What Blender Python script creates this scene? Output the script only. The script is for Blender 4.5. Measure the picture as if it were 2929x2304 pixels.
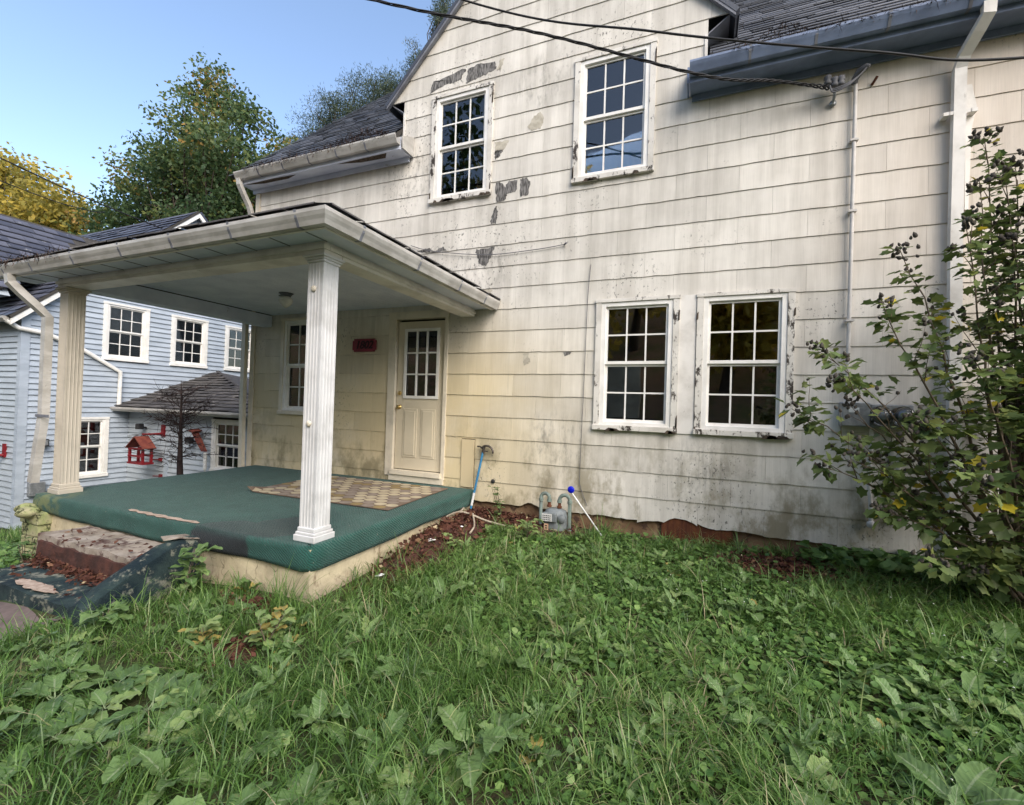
import bpy, math, random
import numpy as np
from mathutils import Vector, Matrix
from mathutils import noise as mn
random.seed(7); rng = np.random.default_rng(11)
S = bpy.context.scene
COL = S.collection
for o in list(bpy.data.objects): bpy.data.objects.remove(o)
R = math.radians

# ------------------------------------------------------------------ camera, sky, sun, exposure
cam = bpy.data.cameras.new('camera'); camo = bpy.data.objects.new('camera', cam); COL.objects.link(camo)
right = Vector((0.92313855, 0.38311904, 0.0321717)); up = Vector((-0.02617197, -0.02086379, 0.99943971))
fwd = Vector((-0.38357561, 0.92346332, 0.00923318))
m3 = Matrix((right, up, -fwd)).transposed()
camo.matrix_world = Matrix.Translation((0, -5.176, 1.352)) @ m3.to_4x4()
cam.sensor_fit = 'HORIZONTAL'; cam.sensor_width = 36; cam.lens = 15.97; cam.clip_start = .05; cam.clip_end = 2000
S.camera = camo

SUN_EL, SUN_AZ = R(38), R(132)         # azimuth from +Y towards +X: soft high light from the street side
world = bpy.data.worlds.new('World'); S.world = world; world.use_nodes = True
wn = world.node_tree.nodes; wl = world.node_tree.links
bg = wn['Background']; sky = wn.new('ShaderNodeTexSky'); sky.sky_type = 'NISHITA'; sky.sun_disc = False
sky.sun_elevation = SUN_EL; sky.sun_rotation = SUN_AZ; sky.air_density = 1.0; sky.dust_density = 1.6; sky.ozone_density = 0.35
sky.altitude = 300
wl.new(sky.outputs[0], bg.inputs[0]); bg.inputs[1].default_value = 0.115
sl = bpy.data.lights.new('sun', 'SUN'); sl.energy = 1.5; sl.angle = R(50); sl.color = (1, .93, .82)
so = bpy.data.objects.new('sun', sl); COL.objects.link(so)
sd = Vector((math.sin(SUN_AZ) * math.cos(SUN_EL), math.cos(SUN_AZ) * math.cos(SUN_EL), math.sin(SUN_EL)))
so.rotation_euler = sd.to_track_quat('Z', 'Y').to_euler(); so.location = (0, 40, 30)
vs = S.view_settings; vs.view_transform = 'Standard'; vs.look = 'None'; vs.gamma = 1; vs.use_curve_mapping = False
vs.exposure = 1.62

# ------------------------------------------------------------------ node helper
class G:
    def __init__(s, name):
        s.m = bpy.data.materials.new(name); s.m.use_nodes = True
        s.t = s.m.node_tree; s.n = s.t.nodes; s.l = s.t.links
        s.b = s.n['Principled BSDF']; s.out = s.n['Material Output']; s._pos = None
    def node(s, t, **k):
        n = s.n.new(t)
        for a, b in k.items(): setattr(n, a, b)
        return n
    def put(s, sock, v):
        if v is None: return
        if hasattr(v, 'links') or isinstance(v, bpy.types.NodeSocket): s.l.new(v, sock)
        elif isinstance(v, (tuple, list)) and len(v) == 3 and sock.type == 'RGBA': sock.default_value = (*v, 1)
        else: sock.default_value = v
    def pos(s):
        if s._pos is None: s._pos = s.node('ShaderNodeNewGeometry').outputs['Position']
        return s._pos
    def vec(s, sc):
        n = s.node('ShaderNodeVectorMath', operation='MULTIPLY'); s.put(n.inputs[0], s.pos()); n.inputs[1].default_value = sc
        return n.outputs[0]
    def noise(s, scale=1., detail=3., rough=.55, sc=None, v=None, dist=0.):
        n = s.node('ShaderNodeTexNoise'); s.put(n.inputs['Vector'], v if v is not None else (s.vec(sc) if sc else s.pos()))
        n.inputs['Scale'].default_value = scale; n.inputs['Detail'].default_value = detail; n.inputs['Roughness'].default_value = rough
        n.inputs['Distortion'].default_value = dist
        return n.outputs['Fac']
    def math(s, op, a, b=None, clamp=False):
        n = s.node('ShaderNodeMath', operation=op, use_clamp=clamp); s.put(n.inputs[0], a); s.put(n.inputs[1], b); return n.outputs[0]
    def rng(s, v, a, b, c=0., d=1.):
        n = s.node('ShaderNodeMapRange', interpolation_type='SMOOTHSTEP'); s.put(n.inputs[0], v)
        for i, q in enumerate((a, b, c, d)): n.inputs[i + 1].default_value = q
        return n.outputs[0]
    def mix(s, f, a, b, blend='MIX'):
        n = s.node('ShaderNodeMix', data_type='RGBA', blend_type=blend); s.put(n.inputs[0], f); s.put(n.inputs[6], a); s.put(n.inputs[7], b); return n.outputs[2]
    def xyz(s):
        n = s.node('ShaderNodeSeparateXYZ'); s.put(n.inputs[0], s.pos()); return n.outputs
    def rand(s): return s.node('ShaderNodeObjectInfo').outputs['Random']
    def grey(s, v):
        n = s.node('ShaderNodeCombineColor'); [s.put(n.inputs[i], v) for i in range(3)]; return n.outputs[0]
    def bump(s, h, strength=.3, dist=.01):
        n = s.node('ShaderNodeBump'); s.put(n.inputs['Height'], h); n.inputs['Strength'].default_value = strength; n.inputs['Distance'].default_value = dist
        s.l.new(n.outputs[0], s.b.inputs['Normal'])
    def fin(s, col, rough=.7, spec=.3, metal=0.):
        s.put(s.b.inputs['Base Color'], col); s.put(s.b.inputs['Roughness'], rough)
        s.b.inputs['Specular IOR Level'].default_value = spec; s.b.inputs['Metallic'].default_value = metal
        return s.m

MATS = {}
def plain(name, c, c2=None, scale=4., rough=.6, spec=.3, metal=0., bump=0., bscale=40., lo=.35, hi=.65, sc=None, dirt=None, dscale=9., dlo=.55, dhi=.7):
    g = G(name); c2 = c2 or tuple(x * .72 for x in c)
    col = g.mix(g.rng(g.noise(scale, 5, .6, sc), lo, hi), c, c2)
    if dirt: col = g.mix(g.rng(g.noise(dscale, 6, .7), dlo, dhi), col, dirt)
    if bump: g.bump(g.noise(bscale, 4), bump)
    MATS[name] = g.fin(col, rough, spec, metal); return MATS[name]

def mask_ball(g, c, r):
    n = g.node('ShaderNodeVectorMath', operation='DISTANCE'); g.put(n.inputs[0], g.pos()); n.inputs[1].default_value = c
    return g.rng(n.outputs['Value'], r, r * .25)

def m_siding():
    g = G('painted_shingle'); x, y, z = g.xyz()
    stri = g.noise(1, 2, .5, (150, 1, 3)); streak = g.noise(1, 4, .6, (7, 1, .55)); blot = g.noise(1.3, 5, .6)
    f = g.math('ADD', g.math('MULTIPLY', streak, .5), g.math('MULTIPLY', blot, .5))
    c = g.mix(g.rng(f, .36, .64), (.705, .67, .612), (.505, .475, .425))
    # cream tone, growing towards the left and low on the wall
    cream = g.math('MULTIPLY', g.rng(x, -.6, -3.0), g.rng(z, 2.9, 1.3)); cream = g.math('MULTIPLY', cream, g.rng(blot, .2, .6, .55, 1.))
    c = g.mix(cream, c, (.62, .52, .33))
    warm = g.math('MULTIPLY', g.rng(x, .4, 2.6), g.rng(z, .6, 3.6)); c = g.mix(g.math('MULTIPLY', warm, .55), c, (.64, .53, .43))  # warm cast of the light towards the right, put into the siding colour
    v = g.math('ADD', g.math('MULTIPLY', g.rand(), .15), .90); v = g.math('MULTIPLY', v, g.rng(stri, .3, .7, .95, 1.03))
    c = g.mix(1., c, g.grey(v), 'MULTIPLY')
    # rain streaks
    st2 = g.noise(1, 5, .7, (16, 1, .8)); c = g.mix(g.math('MULTIPLY', g.rng(st2, .58, .78), .4), c, (.20, .19, .175))
    # algae towards the ground
    lown = g.noise(2.2, 6, .7, (1, 1, .6)); low = g.math('MULTIPLY', g.rng(z, 1.5, .25), g.rng(lown, .45, .64))
    c = g.mix(g.math('MULTIPLY', low, .8), c, (.19, .16, .09))
    # mildew specks
    sp = g.rng(g.noise(30, 3, .7, (1.2, 1, .8)), .60, .66)
    reg = g.rng(g.noise(1.1, 3), .52, .70)
    for cc, rr in (((-3.65, 0, 4.9), 1.0), ((-2.55, 0, 3.15), 1.0), ((-1.0, 0, 5.6), .55), ((-.75, 0, 2.75), .5), ((-2.95, 0, 5.5), .8), ((.1, 0, .5), .8), ((-3.1, 0, 3.5), .5)):
        reg = g.math('MAXIMUM', reg, mask_ball(g, cc, rr))
    c = g.mix(g.math('MULTIPLY', g.math('MULTIPLY', sp, reg), .85), c, (.09, .088, .08))
    soft = None
    for cc, rr in (((-1.9, 0, 5.3), .5), ((-2.6, 0, 3.1), .55), ((.05, 0, .75), .5), ((-1.6, 0, .9), .6), ((-3.7, 0, 4.6), .7)):
        b = mask_ball(g, cc, rr); soft = b if soft is None else g.math('MAXIMUM', soft, b)
    c = g.mix(g.math('MULTIPLY', g.math('MULTIPLY', soft, g.rng(g.noise(5, 6, .75, (2, 1, .7)), .45, .7)), .65), c, (.15, .14, .12))
    g.bump(stri, .15, .003)
    return g.fin(c, .75, .25)
def m_paint(name, c, wood=(.12, .09, .065), amt=.62, dirt=(.28, .25, .21), rough=.5):
    g = G(name); n = g.noise(9, 6, .75, (1, 1, .5)); n2 = g.noise(3.5, 5, .6)
    col = g.mix(g.rng(n2, .42, .72), c, tuple(.6 * a + .4 * b for a, b in zip(c, dirt)))
    col = g.mix(g.rng(n, amt, amt + .07), col, wood); g.bump(n, .2, .004)
    return g.fin(col, rough, .3)
def m_glass():
    g = G('window_glass'); g.n.remove(g.b)
    tr = g.node('ShaderNodeBsdfTransparent'); tr.inputs[0].default_value = (.97, .975, .975, 1)
    gl = g.node('ShaderNodeBsdfGlossy'); gl.inputs['Roughness'].default_value = .015
    fr = g.node('ShaderNodeFresnel'); fr.inputs[0].default_value = 1.9
    bp = g.node('ShaderNodeBump'); bp.inputs['Strength'].default_value = .04; bp.inputs['Distance'].default_value = .02
    g.put(bp.inputs['Height'], g.noise(2.2, 1)); g.l.new(bp.outputs[0], gl.inputs['Normal'])
    mx = g.node('ShaderNodeMixShader'); g.l.new(fr.outputs[0], mx.inputs[0]); g.l.new(tr.outputs[0], mx.inputs[1]); g.l.new(gl.outputs[0], mx.inputs[2])
    g.l.new(mx.outputs[0], g.out.inputs[0]); return g.m
def m_leaf(name, cols, trans=.45, rough=.5, spec=.3, vein=False):
    """leaf material: hue by the per-leaf 'tint' attribute"""
    g = G(name); a = g.node('ShaderNodeAttribute'); a.attribute_name = 'tint'
    r = g.node('ShaderNodeValToRGB'); e = r.color_ramp.elements
    while len(e) < len(cols): e.new(.5)
    for i, c in enumerate(cols): e[i].position = c[0]; e[i].color = (*c[1], 1)
    g.l.new(a.outputs['Fac'], r.inputs[0]); col = g.mix(g.rng(g.noise(14, 3), .3, .7), r.outputs[0], tuple([1, 1, 1]), 'MIX')
    n = g.rng(g.noise(11, 3), .25, .75, .78, 1.15); col = g.mix(1., r.outputs[0], g.grey(n), 'MULTIPLY')
    if vein:
        va = g.node('ShaderNodeAttribute'); va.attribute_name = 'rib'; col = g.mix(g.rng(va.outputs['Fac'], .86, .96, 0, .75), col, (.30, .36, .20))
        vb = g.node('ShaderNodeAttribute'); vb.attribute_name = 'along'; sv = g.math('SINE', g.math('ADD', g.math('MULTIPLY', vb.outputs['Fac'], 62.), g.math('MULTIPLY', va.outputs['Fac'], 9.)))
        col = g.mix(g.rng(sv, .80, .98, 0, .07), col, (.26, .33, .18)); blot = g.noise(28, 3, .7); col = g.mix(g.rng(blot, .66, .74, 0, .6), col, (.16, .11, .05)); g.bump(g.math('ADD', sv, g.noise(60, 3)), .2, .004)
    g.fin(col, rough, spec)
    t = g.node('ShaderNodeBsdfTranslucent'); g.l.new(col, t.inputs[0])
    mx = g.node('ShaderNodeMixShader'); mx.inputs[0].default_value = trans
    g.l.new(g.b.outputs[0], mx.inputs[1]); g.l.new(t.outputs[0], mx.inputs[2]); g.l.new(mx.outputs[0], g.out.inputs[0])
    return g.m
def m_carpet():
    g = G('green_turf_carpet'); x, y, z = g.xyz()
    n = g.noise(5, 6, .7); f = g.noise(260, 2, .5)
    c = g.mix(g.rng(n, .35, .7), (.012, .082, .062), (.026, .115, .09)); c = g.mix(g.rng(f, .35, .65, 0, .6), c, (.006, .03, .028))
    # wet stain and moss/dirt with their own outline
    w = g.math('MAXIMUM', mask_ball(g, (-3.62, -2.66, .14), .50), g.math('MULTIPLY', mask_ball(g, (-3.25, -2.30, .26), .5), .75))
    w = g.rng(g.math('ADD', w, g.math('MULTIPLY', g.math('SUBTRACT', g.noise(6, 4), .5), .35)), .33, .43)
    c = g.mix(g.math('MULTIPLY', w, g.rng(z, .26, .20, .55, .96)), c, (.004, .006, .010))
    ms = g.math('MULTIPLY', mask_ball(g, (-6.35, -2.75, .15), .55), g.rng(g.noise(9, 5), .4, .6)); c = g.mix(ms, c, (.13, .16, .06))
    sp = g.rng(g.noise(38, 2, .6), .72, .76); c = g.mix(sp, c, (.25, .22, .17))
    wv = g.node('ShaderNodeTexWave', wave_type='BANDS', bands_direction='DIAGONAL'); g.put(wv.inputs[0], g.vec((1, 1, 1.4))); wv.inputs['Scale'].default_value = 20; wv.inputs['Distortion'].default_value = 5
    hgt = g.math('ADD', g.math('MULTIPLY', wv.outputs['Fac'], .7), f); g.bump(hgt, .8, .011)
    g.b.inputs['Sheen Weight'].default_value = .12; g.b.inputs['Sheen Roughness'].default_value = .5
    return g.fin(c, g.math('SUBTRACT', .9, g.math('MULTIPLY', w, .35)), .2)
def m_stucco():
    g = G('cream_stucco'); n = g.noise(3, 7, .7); cr = g.node('ShaderNodeTexVoronoi', feature='DISTANCE_TO_EDGE'); nv = g.node('ShaderNodeTexNoise'); nv.inputs['Scale'].default_value = 5; g.put(nv.inputs['Vector'], g.pos()); av = g.node('ShaderNodeVectorMath', operation='MULTIPLY_ADD'); g.put(av.inputs[0], nv.outputs['Color']); av.inputs[1].default_value = (.35, .35, .35); g.put(av.inputs[2], g.pos()); g.put(cr.inputs['Vector'], av.outputs[0]); cr.inputs['Scale'].default_value = 2.6
    c = g.mix(g.rng(n, .35, .7), (.62, .53, .36), (.42, .35, .24)); c = g.mix(g.math('MULTIPLY', g.rng(cr.outputs[0], .010, .003, 0, .7), g.rng(g.noise(1.7, 2), .42, .52)), c, (.09, .07, .05))
    c = g.mix(g.rng(g.noise(7, 6, .75, (1, 1, .45)), .55, .68), c, (.20, .14, .09)); x, y, z = g.xyz()
    c = g.mix(g.math('MULTIPLY', g.rng(z, .0, -.2), g.rng(g.noise(4, 4), .3, .6)), c, (.30, .24, .18))
    g.bump(g.noise(30, 6), .4, .01); return g.fin(c, .9, .1)
def m_roof(name, c1, c2, rough, lich=(.25, .25, .24), lamt=.64):
    g = G(name); a = g.node('ShaderNodeAttribute'); a.attribute_name = 'tint'
    c = g.mix(a.outputs['Fac'], c1, c2); c = g.mix(g.rng(g.noise(4, 6, .7), lamt, lamt + .1), c, lich); g.bump(g.noise(35, 4), .4, .006)
    return g.fin(c, rough, .5)
def m_ground():
    g = G('lawn_soil'); x, y, z = g.xyz(); n = g.noise(3, 6, .7); n2 = g.noise(25, 4, .6)
    c = g.mix(g.rng(n, .35, .65), (.055, .085, .03), (.07, .055, .032)); c = g.mix(g.rng(n2, .45, .7, 0, .6), c, (.02, .03, .012))
    hill = g.math('MULTIPLY', g.rng(y, -12, -15), 1.); c2 = g.mix(g.rng(g.noise(.8, 6, .7), .4, .62), (.30, .19, .12), (.16, .16, .06))
    c2 = g.mix(g.rng(g.noise(9, 4, .7), .5, .7), c2, (.40, .27, .14)); c = g.mix(hill, c, c2)
    g.bump(n2, .6, .03); return g.fin(c, .95, .1)

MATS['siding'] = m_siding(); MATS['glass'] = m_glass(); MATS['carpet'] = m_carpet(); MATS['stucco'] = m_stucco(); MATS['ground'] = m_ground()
MATS['white_trim'] = m_paint('white_trim', (.72, .69, .65), amt=.66); MATS['rot_trim'] = m_paint('rot_trim', (.66, .63, .58), wood=(.045, .036, .03), amt=.53)
MATS['vinyl'] = plain('white_vinyl', (.80, .78, .75), (.70, .68, .64), 5, .35, .4)
MATS['cream_trim'] = m_paint('cream_trim', (.68, .61, .49), amt=.68)
MATS['soffit'] = plain('blue_shade_soffit', (.62, .66, .77), (.52, .56, .68), 3, .6, dirt=(.16, .13, .11), dscale=5, dlo=.66, dhi=.74)  # blue cast of the shaded undersides put into the paint colour
MATS['gutter'] = plain('aged_gutter', (.50, .48, .45), (.35, .33, .30), 3.5, .45, .4, sc=(1, 1, 2), dirt=(.10, .08, .06), dscale=30, dlo=.66, dhi=.74)
MATS['gutter_dark'] = plain('weathered_gutter', (.20, .21, .24), (.12, .12, .14), 3.5, .5, .4)
MATS['backing'] = plain('felt_backing', (.06, .055, .05), rough=.9)
MATS['peel'] = plain('bare_shingle_core', (.23, .22, .21), (.055, .052, .05), 22, .9, bump=.5, bscale=60, sc=(3, 1, .6))
MATS['peel_light'] = plain('peeled_undercoat', (.50, .46, .38), (.36, .33, .27), 14, .9)
MATS['rot'] = plain('rotten_wood', (.035, .028, .022), (.10, .075, .055), 25, .95, bump=.6)
MATS['room'] = plain('dark_room', (.075, .06, .05), (.05, .045, .04), 1.2, .9)
MATS['blind'] = plain('blind_slat', (.60, .58, .52), (.48, .46, .41), 6, .6)
MATS['curtain_blue'] = plain('blue_curtain', (.20, .56, 1.0), (.17, .51, .98), 2.5, .85, sc=(8, 1, .4))
MATS['curtain_grey'] = plain('grey_curtain', (.20, .20, .19), (.12, .12, .12), 2.5, .85, sc=(9, 9, .4))
MATS['slate'] = m_roof('slate_roof', (.05, .055, .07), (.12, .125, .145), .42)
MATS['asphalt_shingle'] = m_roof('asphalt_shingle', (.045, .042, .045), (.10, .092, .088), .85, (.30, .27, .24), .60)
MATS['nb_slate'] = m_roof('neighbour_slate', (.045, .05, .075), (.10, .105, .14), .5, (.33, .33, .35), .61)
MATS['blue_siding'] = plain('blue_vinyl_siding', (.41, .46, .525), (.33, .375, .435), 2.2, .5, .35, dirt=(.20, .22, .26), dscale=3, dlo=.66, dhi=.78, sc=(1, 1, 3))
MATS['grey_siding'] = plain('pale_vinyl_siding', (.40, .44, .48), (.34, .375, .41), 2, .5, .35, dirt=(.30, .30, .30), dscale=3, dlo=.66, dhi=.78, sc=(1, 1, 3))
MATS['concrete'] = plain('worn_concrete', (.36, .31, .26), (.22, .18, .14), 6, .95, bump=.5, bscale=25, dirt=(.10, .06, .05), dscale=8, dlo=.5, dhi=.62)
MATS['path'] = plain('path_concrete', (.19, .14, .125), (.12, .09, .08), 5, .95, bump=.5, bscale=35, dirt=(.05, .055, .03), dscale=6, dlo=.58, dhi=.68)
MATS['foundation'] = plain('parged_foundation', (.27, .18, .105), (.16, .095, .055), 4, .95, bump=.7, bscale=14, dirt=(.07, .04, .03), dscale=7, dlo=.52, dhi=.64)
MATS['rust'] = plain('rusty_steel', (.13, .045, .018), (.07, .022, .012), 5, .8, bump=.3, sc=(5, 1, .6))
MATS['moss'] = plain('mossy_stone', (.26, .29, .12), (.36, .33, .20), 10, 1, bump=.8, bscale=20, dirt=(.04, .045, .02), dscale=12, dlo=.5, dhi=.6)
MATS['soil'] = plain('bare_soil', (.085, .035, .026), (.045, .022, .018), 8, 1, bump=.8, bscale=30)
MATS['door'] = plain('door_paint', (.62, .55, .42), (.56, .495, .375), 2, .45, .35)
MATS['brass'] = plain('brass', (.60, .42, .16), rough=.3, metal=1.)
MATS['steel'] = plain('galvanised_steel', (.36, .37, .38), (.25, .26, .27), 20, .5, metal=.6)
MATS['meter_grey'] = plain('grey_meter_paint', (.20, .22, .23), (.14, .155, .16), 12, .55, dirt=(.10, .07, .05), dscale=18, dlo=.62, dhi=.72)
MATS['pipe_green'] = plain('green_grey_pipe', (.20, .25, .22), (.14, .17, .155), 14, .55, dirt=(.12, .06, .03), dscale=22, dlo=.62, dhi=.72)
MATS['tag_white'] = plain('white_tag', (.80, .79, .76), rough=.5); MATS['ink'] = plain('black_ink', (.03, .03, .03), rough=.6)
MATS['tag_orange'] = plain('faded_tag', (.66, .42, .28), rough=.6); MATS['chalk'] = plain('yellow_chalk', (.62, .55, .32), rough=.9)
MATS['blue_plastic'] = plain('blue_plastic', (.005, .012, .50), (.004, .01, .46), rough=.35); MATS['white_plastic'] = plain('white_plastic', (.85, .85, .85), rough=.4)
MATS['blue_handle'] = plain('blue_handle', (.035, .19, .36), (.03, .15, .29), 10, .45); MATS['tool_metal'] = plain('worn_tool_metal', (.13, .11, .10), (.08, .07, .06), 20, .5, metal=.7)
MATS['plaque'] = plain('red_brown_plaque', (.22, .03, .05), (.17, .025, .04), 10, .5); MATS['plaque_ink'] = plain('plaque_numerals', (.028, .004, .012), rough=.5)
MATS['cable'] = plain('black_cable', (.015, .015, .017), rough=.6); MATS['grey_cable'] = plain('grey_cable', (.13, .13, .14), rough=.6)
MATS['conduit'] = plain('painted_conduit', (.58, .55, .52), (.48, .455, .43), 9, .6)
MATS['lamp_glass'] = plain('frosted_glass', (.70, .70, .68), rough=.25); MATS['lamp_metal'] = plain('lamp_bracket', (.10, .11, .13), rough=.5)
MATS['bark'] = plain('bark', (.10, .075, .055), (.05, .04, .032), 6, .95, bump=.7, sc=(4, 4, 1)); MATS['dark_bark'] = plain('dark_bark', (.05, .032, .028), (.03, .02, .019), 8, .9, bump=.5)
MATS['twig'] = plain('twig', (.16, .12, .085), (.09, .07, .05), 15, .9); MATS['dry_twig'] = plain('dry_twig', (.42, .36, .28), (.28, .23, .18), 15, .9)
MATS['post_wood'] = plain('old_dark_post', (.045, .025, .02), (.025, .016, .014), 5, .9, sc=(8, 8, .7), bump=.5)
MATS['red_paint'] = plain('red_paint', (.22, .01, .016), (.15, .008, .012), 9, .5); MATS['red_roof'] = plain('worn_red_board', (.20, .055, .035), (.13, .03, .024), 12, .7)
MATS['black_plastic'] = plain('black_plastic', (.02, .02, .022), rough=.4)
MATS['rug_base'] = plain('rug_ground', (.17, .125, .09), (.14, .10, .075), 9, .95); MATS['rug_cream'] = plain('rug_cream', (.45, .38, .26), (.38, .32, .22), 9, .95)
MATS['rug_gold'] = plain('rug_gold', (.26, .19, .085), (.22, .165, .075), 9, .95); MATS['rug_grey'] = plain('rug_grey', (.26, .21, .17), (.21, .17, .14), 9, .95)
MATS['backing_pink'] = plain('worn_backing', (.46, .36, .29), (.30, .22, .17), 25, .95)
MATS['debris'] = plain('needle_litter', (.10, .06, .045), (.05, .035, .03), 20, 1)
MATS['paper'] = plain('white_scrap', (.82, .82, .80), rough=.8)
MATS['road'] = plain('road_asphalt', (.06, .06, .062), (.045, .045, .047), 3, .9, bump=.3)
MATS['maple_leaf'] = m_leaf('maple_leaf', ((0, (.040, .075, .034)), (.55, (.085, .135, .048)), (.85, (.18, .20, .055)), (1, (.36, .22, .06))))
MATS['yellow_leaf'] = m_leaf('autumn_leaf', ((0, (.12, .13, .03)), (.5, (.34, .27, .05)), (1, (.60, .42, .06))))
MATS['pine_leaf'] = m_leaf('pine_leaf', ((0, (.04, .065, .042)), (.7, (.08, .105, .062)), (1, (.18, .17, .10))), .3)
MATS['shrub_leaf'] = m_leaf('shrub_leaf', ((0, (.07, .115, .04)), (.5, (.145, .195, .062)), (.88, (.25, .28, .08)), (.92, (.42, .36, .03)), (1, (.55, .42, .04))), .3)
MATS['pod'] = plain('seed_pod', (.075, .065, .05), (.05, .042, .036), 20, .8)
MATS['grass'] = m_leaf('grass_blade', ((0, (.045, .10, .022)), (.45, (.118, .228, .048)), (.8, (.205, .335, .085)), (.96, (.38, .43, .17)), (1, (.42, .36, .21))), .42, .36, .5)
MATS['weed_leaf'] = m_leaf('weed_leaf', ((0, (.06, .12, .035)), (.6, (.165, .26, .085)), (.93, (.27, .35, .12)), (1, (.40, .31, .09))), .25, .45, .4, vein=True)
MATS['clover'] = m_leaf('clover_leaf', ((0, (.055, .125, .03)), (.6, (.125, .225, .055)), (1, (.22, .33, .09))), .25, .45, .35)
MATS['litter_leaf'] = m_leaf('dead_leaf', ((0, (.07, .032, .026)), (.6, (.13, .055, .038)), (.93, (.22, .13, .075)), (1, (.5, .4, .25))), .1, .85, .1)
MATS['curb_carpet'] = plain('threadbare_carpet', (.008, .018, .024), (.03, .05, .048), 5, .95, bump=.8, bscale=90, dirt=(.20, .20, .16), dscale=9, dlo=.53, dhi=.64)
MATS['eave_shade_blue'] = plain('blue_shaded_eave', (.19, .24, .36), (.13, .165, .25), 3, .55)  # blue shading of the right eave put into its colour
MATS['board_cream'] = m_paint('board_cream', (.58, .48, .31), amt=.68)
MATS['shade_grey'] = plain('window_shade', (.40, .41, .40), rough=.8)
MATS['pale_block'] = plain('pale_block', (.66, .58, .42), (.40, .35, .26), 1.5, .9)
MATS['hill_leaf'] = m_leaf('sunlit_hill_leaf', ((0, (.30, .26, .05)), (.5, (.60, .46, .07)), (1, (.85, .62, .10))), .55)  # sunlight put into the leaf colour to brighten the pane reflections
MATS['flower'] = plain('tiny_white_flower', (.78, .78, .66), rough=.8)

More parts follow.
